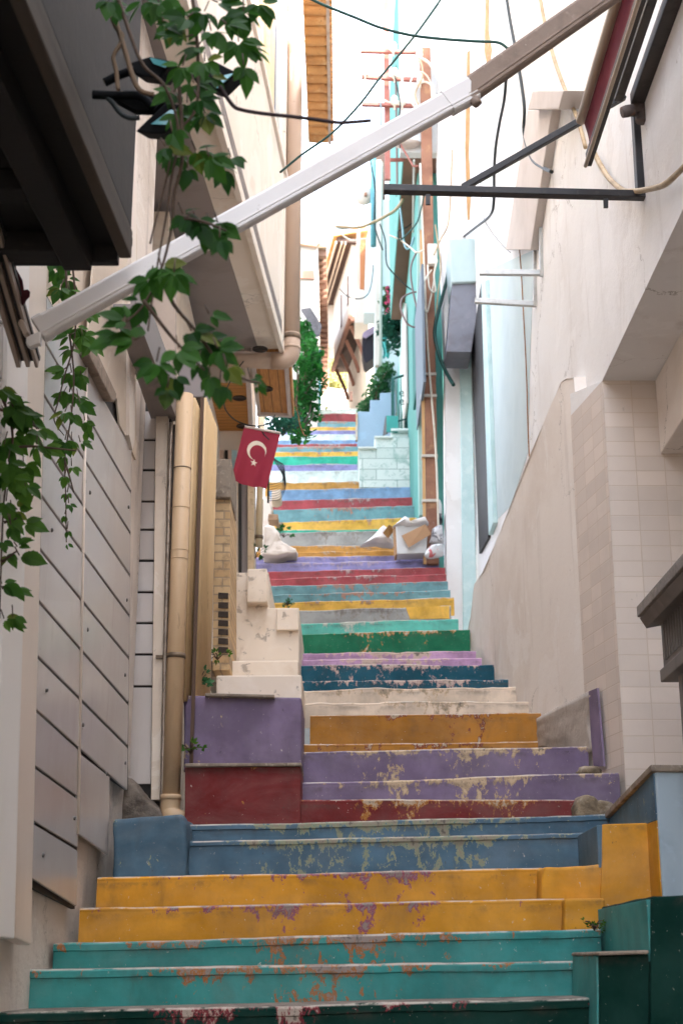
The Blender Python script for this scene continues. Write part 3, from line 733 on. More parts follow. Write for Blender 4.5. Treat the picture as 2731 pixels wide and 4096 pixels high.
# ================================================================ left-hand side
siding_m = surf('cream_metal_siding', 'd0cac7', [('bdb0a6', 1.6, .42, .75, .5, (1, 1, .5)), ('e0dbd6', 3, .55, .75, .4), ('7d6a58', 9, .60, .80, .4, (1, 1, .08)), ('8a5f3c', 6, .70, .80, .5, (1, 1, .06)), ('5d544c', 40, .70, .73, .6)], rough=.24, spec=.6, bumps=((3, .05, .01), (120, .04, .001)))
seam_m = surf('dark_seam', '34302e', rough=.7)
trim_m = surf('cream_trim_metal', 'e6d8cb', [('cfbead', 3, .45, .75, .5, (1, 1, .3))], rough=.4, spec=.5, bumps=((80, .06, .001),))
cream = plaster('cream_render', 'dccdbc', 'c6b4a1', 'e5dacc', '8f7d6c')
foot_m = plaster('flaking_white_base', 'e3d8ce', 'bfb0a2', 'ece4dc', '6d6058', cr=1.6, streak=.5, bumps=((14, .6, .012), (60, .4, .004)))
ledge_m = surf('old_stone_sill', '99897a', [('6d6056', 10, .45, .7, .7), ('b8a898', 20, .55, .7, .5)], bumps=((30, .6, .008),))
LW = VWall((-1.33, 6.0), (-1.225, 8.45))
sh = thing('metal_clad_house', 'house clad in cream metal boards with dark seams beside the lowest steps', 'house', (-1.6, 7.0, 1.6))
mb = MB(); mb.prism([LW.at(-9, -2), LW.at(8.47, -2), LW.at(8.47, 7.6), LW.at(-9, 7.6)], LW.n * -.3); mb.build('wall', foot_m, sh)
mb = MB(); mb.box2((-5, -9, 7.58), (-1.7, 8.4, 7.8)); mb.box2((-5.2, -9, -2), (-5, 8.4, 7.6)); mb.build('rear_wall', foot_m, sh)
# upper cream render above the cladding
mb = MB(); mb.prism([LW.hit(x, y, .012) for x, y in [(188,1000),(188,1400),(360,1420),(545,1840),(549,900),(400,700),(200,700)]], LW.n * -.02); mb.build('upper_render', cream, sh)
OFF = .055
_sn = siding_m.node_tree; _b = _sn.nodes['Principled BSDF']; _src = _b.inputs['Base Color'].links[0].from_socket
_g = _sn.nodes.new('ShaderNodeNewGeometry'); _m = _sn.nodes.new('ShaderNodeMixRGB'); _m.inputs[2].default_value = srgb('a2958c'); _k = _sn.nodes.new('ShaderNodeMath'); _k.operation = 'MULTIPLY'; _k.inputs[1].default_value = .38
_sn.links.new(_g.outputs['Random Per Island'], _k.inputs[0]); _sn.links.new(_k.outputs[0], _m.inputs[0]); _sn.links.new(_src, _m.inputs[1]); _sn.links.new(_m.outputs[0], _b.inputs['Base Color'])
def boards(name, seams, xl, xr, gap=12):
    """one column of cladding: boards between successive seams, with real dark gaps"""
    mb = MB()
    for (s0, s1) in zip(seams, seams[1:]):
        def pt(sm, xf, up):
            (xa, ya), (xb, yb) = sm; x = xf((ya + yb) / 2)
            for _ in range(4): y = ya + (yb - ya) * (x - xa) / (xb - xa); x = xf(y)
            return (x, y + up)
        q = [pt(s0, xl, gap), pt(s0, xr, gap), pt(s1, xr, -2), pt(s1, xl, -2)]
        mb.prism([LW.hit(x, y, OFF + random.uniform(-.003, .003)) for x, y in q], LW.n * -.014)
    return mb.build(name, siding_m, sh, bevel=.004)
SE = [((185,1165),(529,1791)), ((185,1370),(527,1966)), ((179,1577),(525,2131)), ((172,1775),(523,2300)), ((163,1972),(522,2462)), ((156,2185),(520,2631)),
      ((149,2392),(518,2813)), ((140,2609),(513,2982)), ((132,2823),(510,3163)), ((123,3048),(500,3322)), ((115,3271),(490,3500)), ((108,3500),(480,3735))]
xsm = lambda y: 347 - (y - 1470) * 32 / 1860
xpo = lambda y: 192 - (y - 1100) * 66 / 2500
xfa = lambda y: 528 - (y - 1790) * 18 / 1370
boards('cladding', SE, xpo, lambda y: xsm(y) - 2)
boards('cladding', SE[:9], lambda y: xsm(y) + 2, xfa)
mb = MB(); mb.prism([LW.hit(x, y, OFF) for x, y in [(315,3010),(440,3108),(434,3420),(312,3332)]], LW.n * -.014); mb.build('cladding', siding_m, sh, bevel=.004)
mb = MB(); mb.prism([LW.hit(x, y, .034) for x, y in [(188,1180),(345,1470),(465,1620),(527,1795),(512,3160),(440,3110),(430,3410),(312,3325),(300,3636),(120,3545)]], LW.n * -.02); mb.build('backing', seam_m, sh)
mb = MB(); mb.tube([LW.hit(347, 1470, OFF + .004), LW.hit(313, 3335, OFF + .004)], .008, 6); mb.build('seam_strip', trim_m, sh)
# corner post and the boards nearer the street
mb = MB(); mb.prism([LW.hit(x, y, .075) for x, y in [(118,1000),(192,1000),(126,3780),(62,3752)]], LW.n * -.06); mb.build('corner_post', trim_m, sh, bevel=.006)
mb = MB(); q_ = [LW.hit(x, y, .10) for x, y in [(68,1000),(122,1000),(104,2200),(60,3756),(0,3745),(40,2600)]]; q_ = [p_ - LW.n * (.03 if k_ in (0, 4, 5) else 0) for k_, p_ in enumerate(q_)]; mb.prism(q_, LW.n * -.05); mb.build('corner_post', surf('bright_post_metal', 'efebe7', [('d5cdc6', 3, .5, .75, .5, (1, 1, .2))], rough=.4), sh, bevel=.006)  # whiter colour stands in for light on the post's camera-facing side
S0 = [((-200,900),(60,1130)), ((-200,1100),(60,1340)), ((-200,1330),(60,1560)), ((-200,1560),(60,1780)), ((-200,1800),(58,2010)), ((-200,2030),(54,2245)), ((-200,2270),(46,2480)), ((-200,2500),(38,2701)), ((-200,2745),(30,2925)), ((-200,3000),(16,3169)), ((-200,3250),(8,3400)), ((-200,3500),(0,3640))]
boards('cladding', S0, lambda y: -190, lambda y: 64 - (y - 2000) * .03)
mb = MB(); mb.prism([LW.hit(x, y, .034) for x, y in [(-260,900),(70,1100),(30,3650),(-260,3560)]], LW.n * -.02); mb.build('backing', seam_m, sh)
mb = MB(); mb.prism([LW.hit(x, y, .055) for x, y in [(400,720),(545,900),(528,1790),(480,1700),(470,1600),(355,1330)]], LW.n * -.01); mb.build('upper_panel', cream, sh)
mb = MB(); mb.prism([LW.hit(x, y, .10) for x, y in [(355,1370),(378,1380),(468,1575),(464,1607),(450,1602),(358,1420)]], LW.n * -.12); mb.build('sill', ledge_m, sh, bevel=.008)
mb = MB(); mb.prism([LW.hit(x, y, .075) for x, y in [(529,500),(549,500),(540,1760),(531,1800),(518,1740)]], LW.n * -.05); mb.build('edge_trim', trim_m, sh)
rv = MB()
for x, y in ((512,2028),(348,2519),(358,1970),(338,1925),(498,3052),(296,3272),(505,2400),(330,2900),(205,2120),(185,2760),(425,3095),(170,3420),(498,2700)):
    rv.lathe(LW.hit(x, y, OFF - .002), [(.011, 0), (.011, .006), (.007, .010), (0, .011)], LW.n, 8)
rv.build('rivet', surf('grey_rivet', '6b6866', rough=.4, metal=.5), sh)
# recessed front: narrow boards facing down the alley
YR = 8.5
seams = [1640, 1759, 1880, 2005, 2118, 2242, 2368, 2492, 2617, 2745, 3140]
mb = MB()
for a, b in zip(seams, seams[1:]):
    def xl(y): return 530 - (y - 1640) * .012
    def xr(y): return 624 - (y - 1640) * .013
    mb.prism(front(YR, (xl(a), a + 5), (xr(a), a + 5), (xr(b), b - 4), (xl(b), b - 4)), (0, .02, 0))
mb.build('front_cladding', siding_m, sh, bevel=.004)
mb = MB(); mb.prism(front(YR + .022, (500,1300),(690,1300),(680,3230),(490,3230)), (0, .06, 0)); mb.build('backing', seam_m, sh)
mb = MB(); mb.prism(front(YR - .05, (624,1630),(672,1640),(650,3200),(604,3200)), (0, .1, 0)); mb.build('pilaster', cream, sh, bevel=.006)
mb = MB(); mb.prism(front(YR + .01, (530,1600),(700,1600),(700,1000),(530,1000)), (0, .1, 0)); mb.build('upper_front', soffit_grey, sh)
cable('conduit', [P(686, 1690, YR - .08), P(664, 2500, YR - .08), P(648, 3240, YR - .08)], .014, surf('worn_bright_conduit', '9a8d80', [('5d5147', 14, .45, .7, .6)], rough=.35, metal=.6), 'thin metal conduit running down between the pilaster and the drainpipe', 'conduit')
cable('conduit', [P(700, 1700, YR - .03), P(676, 2500, YR - .03), P(660, 3240, YR - .03)], .012, surf('dark_conduit', '4f463f', rough=.5), 'dark conduit squeezed behind the beige drainpipe', 'conduit')
# lower soffit with grey fascia over the recess
ls = thing('shop_hood', 'grey metal hood over the recess beside the drainpipe', 'hood', P(690, 1640, 8.4))
hood_m = surf('grey_hood_metal', '8a8280', [('6f6866', 2, .45, .7, .5)], rough=.5, bumps=((60, .1, .002),))
h0 = P(690, 1665, 8.45)
mb = MB(); mb.prism([Vector((-1.19, 6.9, h0.z)), Vector((-1.10, 6.9, h0.z)), Vector((h0.x, 8.49, h0.z)), Vector((-1.19, 8.49, h0.z))], (0, 0, .03)); mb.build('underside', hood_m, ls)
mb = MB(); mb.prism([Vector((-1.10, 6.9, h0.z - .02)), Vector((h0.x, 8.49, h0.z - .02)), Vector((h0.x, 8.49, h0.z + .22)), Vector((-1.10, 6.9, h0.z + .22))], (.03, 0, 0)); mb.build('fascia', hood_m, ls, bevel=.004)
mb = MB(); mb.prism(front(8.7, (700,1450),(800,1440),(822,1588),(738,1590)), (0, .9, 0)); mb.build('roller_housing', hood_m, ls, bevel=.01)
# rubble at the foot of the recess
tag(rough_box('rubble', surf('mortar_rubble', '7a6f65', [('4a423b', 8, .45, .65, .7), ('958a7d', 16, .55, .7, .5)], bumps=((25, .8, .015),)), front(8.3, (470,3300),(505,3100),(545,3130),(575,3180),(640,3235),(655,3300)), .25, bevel=.03, amp=.03), 'heap of broken mortar at the foot of the narrow cladding', 'rubble')

# ---------------------------------------------------------------- drainpipes
pvc = surf('beige_drainpipe_plastic', 'c9ab88', [('ab8d6b', 4, .5, .75, .5, (1, 1, .3)), ('d6b893', 7, .55, .75, .4), ('6f5a45', 20, .66, .76, .5, (1, 1, .3))], rough=.45, spec=.4, bumps=((60, .1, .002),))
pvc_g = surf('greyish_drainpipe_plastic', 'b59d8a', [('97806d', 3, .48, .75, .5, (1, 1, .3)), ('6d5a4b', 20, .64, .76, .4)], rough=.5, spec=.4, bumps=((60, .1, .002),))
clamp_m = surf('rusty_clamp', '7b6a58', [('50443a', 14, .45, .7, .7)], rough=.6, metal=.4)
YP = 8.42
dp = thing('drainpipe', 'beige plastic drainpipe standing on the blue block beside the red plinth', 'drainpipe', P(690, 3260, YP))
a = P(735, 1580, YP); b = P(689, 3215, YP); xm = (a.x + b.x) / 2; a.x = xm; b.x = xm
mb = MB(); mb.tube([a, b], .052, 18); mb.build('pipe', pvc, dp)
z1 = b.z
mb = MB(); mb.tube(smooth([Vector((xm, YP, z1 + .03)), Vector((xm, YP, z1 - .04)), Vector((xm + .02, YP - .02, z1 - .08)), Vector((xm + .09, YP - .03, z1 - .10))]), .057, 18); mb.lathe(Vector((xm, YP, z1 + .02)), [(.052, 0), (.060, 0), (.060, .03), (.052, .03)], n=18); mb.build('elbow', pvc, dp)
for yy, nm in ((2625, 'clamp'),):
    c = P(700, yy, YP); c.x = xm; mb = MB(); mb.lathe(c, [(.052, -.014), (.058, -.014), (.058, .014), (.052, .014)], n=18); mb.box(c + Vector((-.08, .02, 0)), .08, .02, .02); mb.build(nm, clamp_m, dp)
for yy in (1875, 2033, 2203, 2237):
    c = P(710, yy, YP); c.x = xm; mb = MB(); mb.lathe(c, [(.052, -.004), (.0545, -.002), (.0545, .002), (.052, .004)], n=18); mb.build('collar', clamp_m if yy < 2000 else pvc, dp)
YQ = 13.05
q = thing('drainpipe', 'thick dusty drainpipe with an elbow turning under the overhanging cream house', 'drainpipe', P(1165, 1450, YQ))
a = P(1190, -150, YQ); b = P(1166, 1345, YQ); X2 = b.x; a.x = X2
RP = .082
mb = MB(); mb.tube([a, b], RP, 20); mb.build('pipe', pvc_g, q)
zc = P(1166, 1443, YQ).z
el = [Vector((X2, YQ, b.z + .02))] + [Vector((X2 - .10 + .10 * math.cos(t), YQ, zc + .10 - .10 * math.sin(t))) for t in [i * math.pi / 16 for i in range(9)]] + [Vector((X2 - .19, YQ, zc))]
mb = MB(); mb.tube(el, RP * 1.05, 20); mb.lathe(Vector((X2, YQ, zc + .115)), [(RP, 0), (RP * 1.12, 0), (RP * 1.12, .03), (RP, .03)], n=20); mb.build('elbow', pvc_g, q)
mb = MB(); mb.tube([Vector((X2 - .16, YQ, zc)), Vector((X2 - .80, YQ, zc + .02))], RP, 20); mb.build('pipe', pvc_g, q)
mb = MB(); mb.lathe(Vector((X2, YQ, zc + .22)), [(RP, 0), (RP * 1.1, 0), (RP * 1.1, .05), (RP, .05)], n=20); mb.box(Vector((X2 - .12, YQ, zc + .245)), .10, .10, .05); mb.build('clamp', clamp_m, q)
t3 = thing('drainpipe', 'short cream drainpipe ending above the orange steps near the flag', 'drainpipe', P(1036, 2190, 15.2))
a = P(1040, 1655, 15.2); b = P(1036, 2188, 15.2); a.x = b.x
mb = MB(); mb.tube([a, b], .040, 14); mb.build('pipe', surf('cream_pipe', 'ddc9a8', [('c3ac88', 4, .5, .7, .4)], rough=.45), t3)
c = P(1036, 2150, 15.2); mb = MB(); mb.lathe(c, [(.040, -.02), (.047, -.02), (.047, .02), (.040, .02)], n=14); mb.build('clamp', clamp_m, t3)

# ---------------------------------------------------------------- overhanging cream house above
uh = thing('overhanging_house', 'cream house whose upper storey overhangs the alley on a grey soffit', 'house', (-1.2, 11, 2.5))
LH = VWall((-.838, 9.15), (-.558, 13.0))
ZS = 7.3
wallc = plaster('warm_cream_wall', 'e5dacd', 'd5c8b8', 'ebe3d9', '9f8a74', streak=.12, bumps=((8, .15, .01), (60, .25, .003)))
mb = MB(); mb.prism([LH.at(5.5, ZS), LH.at(13.0, ZS), LH.at(13.0, 9.1), LH.at(5.5, 9.1)], LH.n * -.25); mb.build('wall', wallc, uh)
mb = MB(); mb.prism([LH.at(5.5, 9.1, -.30), LH.at(13.0, 9.1, -.30), LH.at(13.0, 11.3, -.30), LH.at(5.5, 11.3, -.30)], LH.n * -.2); mb.build('inner_wall', wallc, uh)
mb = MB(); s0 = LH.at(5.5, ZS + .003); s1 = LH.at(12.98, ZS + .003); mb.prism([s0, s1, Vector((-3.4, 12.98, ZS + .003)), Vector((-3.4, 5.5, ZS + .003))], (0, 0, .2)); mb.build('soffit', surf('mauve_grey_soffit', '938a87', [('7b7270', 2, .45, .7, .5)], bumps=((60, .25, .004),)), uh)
mb = MB(); mb.prism([LH.at(5.5, ZS - .05, .004), LH.at(13.0, ZS - .05, .004), LH.at(13.0, ZS + .06, .004), LH.at(5.5, ZS + .06, .004)], LH.n * -.05); mb.build('drip_edge', wallc, uh, bevel=.006)
e = LH.at(13.0, ZS); mb = MB(); mb.box2((-2.4, 12.8, ZS + .006), (e.x - .003, 12.985, 11)); mb.build('end_wall', wallc, uh)
mb = MB(); mb.box2((-2.4, 13.14, ZS - .07), (e.x - .12, 13.7, ZS + .9)); mb.build('end_board', soffit_grey, uh)
mb = MB(); mb.box2((-2.6, 8.62, 2.0), (-1.0, 8.7, 5.0)); mb.box2((-3.6, 8.7, 2), (-2.2, 13, ZS)); mb.box2((-2.2, 8.7, 4.99), (-1.0, 10.0, 5.05)); mb.build('ground_floor', cream, uh)
# sill and window bays seen edge-on
mb = MB(); mb.prism([LH.at(5.5, 9.1, .03), LH.at(13.0, 9.1, .03), LH.at(13.0, 9.16, .03), LH.at(5.5, 9.16, .03)], LH.n * -.3); mb.build('window_sill', trim_m, uh, bevel=.006)
frame_c = surf('cream_window_frame', 'e0cfa8', [('c3ad80', 5, .5, .7, .4)], rough=.5); glass_t = surf('teal_window_glass', '3f8f95', [('1f5f66', 1.5, .4, .7, .6)], rough=.08, spec=.8, bumps=())
blind = surf('grey_blind', '6a7086', [('494c58', 2, .4, .7, .5, (1, 1, .3))], rough=.5); white_fr = surf('white_window_frame', 'e3e3da', rough=.5)
def bay(name, mat, xa, xb, off, th=.05, parent=uh, top=-200):
    y = 300
    A = LH.hit(xa, y, off); B = LH.hit(xb, y, off)
    mb = MB(); mb.prism([LH.at(A.y, 9.16, off), LH.at(B.y, 9.16, off), LH.at(B.y, 11.28, off), LH.at(A.y, 11.28, off)], LH.n * -th)
    return mb.build(name, mat, parent)
wnd = bay('window', frame_c, 1052, 1064, -.02); bay('pane', glass_t, 1064, 1081, -.08, .02, wnd)
w2 = bay('window', frame_c, 1081, 1098, -.02); bay('pane', blind, 1098, 1120, -.06, .02, w2)
w3 = bay('window', white_fr, 1120, 1146, -.02); bay('pane', blind, 1146, 1152, -.08, .02, w3)
bay('wall_strip', surf('dark_red_brick', '5d2a30', [('3b1a20', 14, .4, .7, .7)]), 1150, 1172, -.10)
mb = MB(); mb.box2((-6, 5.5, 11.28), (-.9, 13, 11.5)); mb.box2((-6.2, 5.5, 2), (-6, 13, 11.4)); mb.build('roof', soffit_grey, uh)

# eaves of barrel tiles on the next roof
terra = surf('terracotta_tile', 'd9a268', [('b07a4c', 3, .42, .7, .7), ('ecc998', 6, .55, .72, .6), ('7b4a3a', 14, .62, .74, .5)], rough=.8, bumps=((20, .4, .01),))
ev = thing('tiled_eaves', 'sunlit terracotta tile eaves high above the thick drainpipe', 'roof', P(1265, 560, 14.0))
e0 = P(1326, 566, 14.0); e1 = P(1206, 540, 14.0)
mb = MB()
Zt = e0.z
for k in range(34):
    yy = 14.0 - k * .16
    def fnT(a, b, yy=yy):
        x = -.36 + (e0.x - .035 + .36) * b
        ang = math.pi * a
        return Vector((x, yy - .16 * a, Zt + .30 * (1 - b) * 0 - .045 * math.sin(ang) + .012 * mnoise.noise(Vector((x * 6, yy * 7, 1)))))
    mb.grid(fnT, 6, 6)
mb.build('tile_row', terra, ev, recalc=False, solid=.012)
mb = MB(); mb.box2((e0.x - .035, 8.5, Zt - .04), (e0.x - .005, 14.0, Zt + .06)); mb.build('fascia', surf('pale_fascia', 'cfc0b4', [('a58f80', 6, .5, .7, .5)]), ev)
mb = MB()
for k in range(60): mb.lathe(Vector((e0.x + .002, 13.97 - k * .092, Zt + .02)), [(.0, -.02), (.034, -.02), (.034, .02), (0, .02)], (1, 0, 0), 8)
mb.build('edge_tile', terra, ev)
mb = MB(); mb.box2((-.36, 8.5, Zt + .07), (e0.x - .04, 13.95, Zt + .15)); mb.build('roof_deck', terra, ev)

# ---------------------------------------------------------------- corrugated shutters, brick pier and the little front with a flag
corr = surf('cream_corrugated_metal', 'c9ab80', [('a88a60', 4, .45, .7, .5, (1, 1, .3)), ('7d6342', 16, .60, .72, .5, (1, 1, .3)), ('5f4a34', 5, .66, .78, .5, (1, 1, .1))], rough=.5, spec=.45, bumps=((40, .1, .002),))
cs = thing('corrugated_wall', 'tall cream corrugated metal sheets behind the beige drainpipe', 'wall', (-.9, 9.2, 3.2))
CW = VWall((-.93, 8.72), (-.86, 10.1))
def corrugated(name, xa, xb, ytop, ybot, off):
    A = CW.hit(xa, 2200, off); B = CW.hit(xb, 2200, off)
    zt = P(xa, ytop, A.y).z; zb = P(xa, ybot, A.y).z - .3
    n = 64
    def fn(a, b):
        Y = A.y + (B.y - A.y) * a; p = CW.at(Y, zb + (zt - zb) * b, off + .018 * math.sin(a * 2 * math.pi * 9)); return p
    mb = MB(); mb.grid(fn, n, 1, smooth=True); return mb.build(name, corr, cs, recalc=False, solid=.004)
corrugated('sheet', 752, 790, 1590, 2600, .0); corrugated('sheet', 797, 850, 1590, 2640, .05)
mb = MB(); A = CW.hit(793, 2200, .06); mb.box2((A.x - .012, A.y - .012, 2.4), (A.x + .008, A.y + .012, P(793, 1592, A.y).z)); mb.build('edge_strip', surf('brown_strip', '5f4a3d'), cs)
brick_m = NT('pale_brick')
def mk_brick():
    t = brick_m; tc = t.n('TexCoord'); mp = t.n('Mapping'); mp.inputs['Rotation'].default_value = (R(90), 0, 0); t.l(tc.outputs['Object'], mp.inputs[0])
    br = t.n('TexBrick'); br.inputs['Scale'].default_value = 1; br.inputs['Brick Width'].default_value = .13; br.inputs['Row Height'].default_value = .062; br.inputs['Mortar Size'].default_value = .006
    for k, v in (('Color1', 'd3b58c'), ('Color2', 'c09e74'), ('Mortar', 'ab9478')): br.inputs[k].default_value = srgb(v)
    t.l(mp.outputs[0], br.inputs['Vector']); c = t.mix(t.math('MULTIPLY', t.ramp(t.noise(9, 6, .65), .5, .72), .6), br.outputs[0], '6d5947')
    t.bump(t.math('MULTIPLY', br.outputs['Fac'], -1), .8, .008); t.bump(t.noise(40), .3, .004); return t.fin(c, .85, .25)
brick_m = mk_brick()
bp = thing('brick_pier', 'cream brick pier with dark hollow bricks capped by a stone block', 'pillar', P(885, 2640, 10.0))
mb = MB(); mb.prism(front(10.0, (850,2680),(858,1995),(921,1995),(918,2680)), (0, .7, 0)); mb.build('shaft', brick_m, bp, bevel=.004)
mb = MB(); mb.prism(front(9.95, (860,1990),(862,1832),(926,1836),(924,1990)), (0, .6, 0)); mb.build('cap_block', cap, bp, bevel=.012)
dkh = surf('dark_hollow', '3b3029', [('57483c', 20, .5, .7, .6)])
mb = MB()
for y in (2370, 2408, 2445, 2480, 2515, 2552, 2587): mb.prism(front(9.992, (874,y),(913,y + 2),(913,y + 25),(873,y + 23)), (0, .02, 0))
mb.build('hollow', dkh, bp)  # flat dark plates, colour stands in for shade inside the brick holes
YFL = 15.12
fh = thing('small_shop_front', 'narrow old shop front with pale blue door behind the brick pier', 'shop', (-1.2, YFL, 4))
mb = MB(); mb.prism(front(YFL + .03, (760,2500),(760,1440),(1018,1440),(1018,2500)), (0, .3, 0)); mb.build('wall', cream, fh)
mb = MB(); mb.box2((-1.6, 10.12, 2), (-1.345, 15.1, 7.2)); mb.build('side_wall', cream, fh)
pinkp = surf('pinkish_render', 'd3b3a0', [('b8957f', 4, .45, .7, .5), ('8f7360', 14, .64, .74, .5)], bumps=((30, .4, .006),))
blue_gl = surf('pale_blue_door_paint', '9cc0c8', [('c9dde0', 3, .45, .7, .5)], rough=.35)
def strip(name, mat, xa, xb, yb, yt, off, parent=fh, th=.04):
    mb = MB(); mb.prism(front(YFL - off, (xa, yb), (xa, yt), (xb, yt), (xb, yb + 10)), (0, th, 0)); return mb.build(name, mat, parent, bevel=.003)
strip('pillar', pinkp, 858, 893, 2060, 1800, .02); strip('frame', surf('worn_cream_wood', 'd2bd9e', [('8a7357', 12, .55, .7, .5)]), 893, 899, 2050, 1850, .03)
strip('opening_shade', seam_m, 899, 912, 2050, 1800, -.01); strip('frame', pinkp, 912, 926, 2200, 1800, .02)  # first strip: dark colour stands in for shade in the door gap
dleaf = strip('door', blue_gl, 926, 948, 2250, 1800, .0); strip('frame', cream, 942, 954, 2300, 1830, .03)
strip('frame', seam_m, 954, 966, 2355, 1830, .04); strip('shutter', surf('grey_shutter', 'a59c9a', [('857c7a', 6, .45, .7, .5, (3, 3, .2))]), 966, 991, 2360, 1800, .0)
strip('pillar', surf('pitted_cream_post', 'd8c0a0', [('a58c6d', 16, .5, .7, .6)], bumps=((40, .5, .005),)), 991, 1016, 2380, 1700, .05, th=.12)
# wood clad soffits with round downlights
woodm = NT('orange_wood_cladding')
def mk_wood(name, base, dk, axis):
    t = NT(name); tc = t.n('TexCoord'); sp = t.n('SeparateXYZ'); t.l(tc.outputs['Object'], sp.inputs[0])
    s = t.math('PINGPONG', t.math('MULTIPLY', sp.outputs[axis], 11.0), .5)
    grv = t.ramp(s, .0, .09, inv=True)
    st = (1, 14, 1) if axis == 1 else (14, 1, 1)
    c = t.mix(t.ramp(t.noise(5, 6, .6, .5, st), .35, .7), base, dk); c = t.mix(t.math('MULTIPLY', grv, .75), c, '5a3818')
    t.bump(t.math('MULTIPLY', grv, -1), .5, .008); return t.fin(c, .55, .35)
wood_x = mk_wood('orange_wood_across', 'c48844', 'a86c30', 1); wood_y = mk_wood('orange_wood_along', 'c98d4a', 'ad7236', 0)
whtrim = surf('white_painted_trim', 'cfc0b8', [('b3a49b', 6, .45, .7, .4)], rough=.5)
dl_m = surf('downlight_hole', '2b211a', rough=.6)
ws = thing('wooden_eaves', 'orange wood clad eaves with white trims and round downlights above the flag', 'eaves', (-.9, 14, 7.2))
Z1 = 7.25
def hz(px, py, z): return PZ(px, py, z)
def flat(name, mat, pix, z, th, parent=ws, bev=.0):
    mb = MB(); mb.prism([PZ(x, y, z) for x, y in pix], (0, 0, th)); return mb.build(name, mat, parent, bevel=bev)
flat('soffit', wood_x, [(800,1462),(979,1462),(1007,1708),(952,1782),(880,1772),(823,1583)], Z1, .12)
flat('trim', whtrim, [(978,1440),(996,1440),(1012,1715),(1008,1745),(997,1745)], Z1 - .02, .14, bev=.004)
flat('trim', whtrim, [(823,1583),(840,1590),(882,1770),(866,1772)], Z1 - .02, .14, bev=.004)
flat('soffit', wood_y, [(1004,1440),(1150,1440),(1163,1664),(1034,1662)], Z1 - .03, .12)
flat('trim', whtrim, [(1003,1440),(1021,1440),(1043,1662),(1030,1664)], Z1 - .055, .145, bev=.004)
flat('trim', whtrim, [(1134,1440),(1152,1440),(1167,1668),(1151,1666)], Z1 - .055, .145, bev=.004)
flat('trim', whtrim, [(1027,1658),(1168,1664),(1168,1672),(1028,1666)], Z1 - .06, .15, bev=.004)
mb = MB(); g = PZ(1168, 1668, Z1 - .055); g2 = PZ(1152, 1440, Z1 - .055); g2.x -= .008; g.x -= .033
mb.prism([Vector((g2.x + .01, g2.y, Z1 - .05)), Vector((g.x + .035, g.y, Z1 - .05)), Vector((g.x + .035, g.y, Z1 + .16)), Vector((g2.x + .01, g2.y, Z1 + .16))], (.02, 0, 0)); mb.build('fascia', wood_y, ws)
mb = MB(); c = PZ(916, 1785, Z1 - .03); mb.box2((c.x - .35, c.y - .02, Z1 - .16), (c.x + .45, c.y + .06, Z1 + .02)); mb.build('end_board', seam_m, ws)
mb = MB(); c = PZ(916, 1802, Z1 - .17); mb.box2((c.x - .35, c.y - .04, c.z - .03), (c.x + .5, c.y + .05, c.z)); mb.build('trim', whtrim, ws, bevel=.004)
for x, y, z, nm in ((958,1593,Z1,0),(950,1465,Z1,0),(972,1705,Z1,0),(1064,1556,Z1-.03,1),(1040,1397,Z1-.03,1)):
    c = PZ(x, y, z - .004); mb = MB(); mb.lathe(c, [(0, 0), (.060, 0), (.066, -.006), (.074, -.004), (.074, .004), (0, .004)], n=20); mb.build('downlight', dl_m, ws)

# the flag
fab = NT('red_flag_cloth'); fab.b.inputs['Base Color'].default_value = srgb('96283c'); fab.b.inputs['Roughness'].default_value = .8
tr = fab.n('BsdfTranslucent'); tr.inputs[0].default_value = srgb('c04860'); mx = fab.n('MixShader'); mx.inputs[0].default_value = .45
fab.bump(fab.noise(150), .2, .001); fab.l(fab.b.outputs[0], mx.inputs[1]); fab.l(tr.outputs[0], mx.inputs[2]); fab.l(mx.outputs[0], fab.t.nodes['Material Output'].inputs[0])
YF = 11.6
fl = thing('flag', 'small red flag with white crescent and star hanging on its side below the wooden eaves', 'flag', P(1010, 1830, YF))
TL, TR_, BRr, BLl = P(976,1709,YF), P(1122,1735,YF), P(1066,1959,YF), P(925,1923,YF)
def fpt(u, v, off=0.0):
    p = TL.lerp(TR_, u).lerp(BLl.lerp(BRr, u), v)
    p = p + Vector((0, -.022 * math.sin(u * 7 + v * 1.5) * (.2 + v) - .012 * math.sin(u * 17) * v - off, 0)); return p
mb = MB(); mb.grid(lambda a, b: fpt(a, b), 30, 30); mb.build('cloth', fab.m, fl, recalc=False)
wcl = surf('white_flag_print', 'e3d3c3', rough=.85)
# emblem in flag plane pixels -> flag uv by solving the bilinear map numerically
def uv_of(px, py):
    u, v = .5, .5
    for _ in range(30):
        a = [(976,1709),(1122,1735),(1066,1959),(925,1923)]
        tx = a[0][0] + (a[1][0]-a[0][0])*u; ty = a[0][1] + (a[1][1]-a[0][1])*u; bx_ = a[3][0] + (a[2][0]-a[3][0])*u; by_ = a[3][1] + (a[2][1]-a[3][1])*u
        x = tx + (bx_-tx)*v; y = ty + (by_-ty)*v
        du = (a[1][0]-a[0][0])*(1-v) + (a[2][0]-a[3][0])*v; duy = (a[1][1]-a[0][1])*(1-v) + (a[2][1]-a[3][1])*v
        dv, dvy = bx_-tx, by_-ty; det = du*dvy - duy*dv
        ex, ey = px - x, py - y; u += (ex*dvy - ey*dv)/det; v += (du*ey - duy*ex)/det
    return u, v
mb = MB(); N = 40; outer = []; inner = []
cxo, cyo, ro = 1027, 1803, 38.5; cxi, cyi, ri = 1030, 1812, 31
ang0, ang1 = math.radians(55), math.radians(55 + 285)
vs = []
import itertools
def circ_pt(c, r, a): return (c[0] + r * math.cos(a), c[1] + r * math.sin(a))
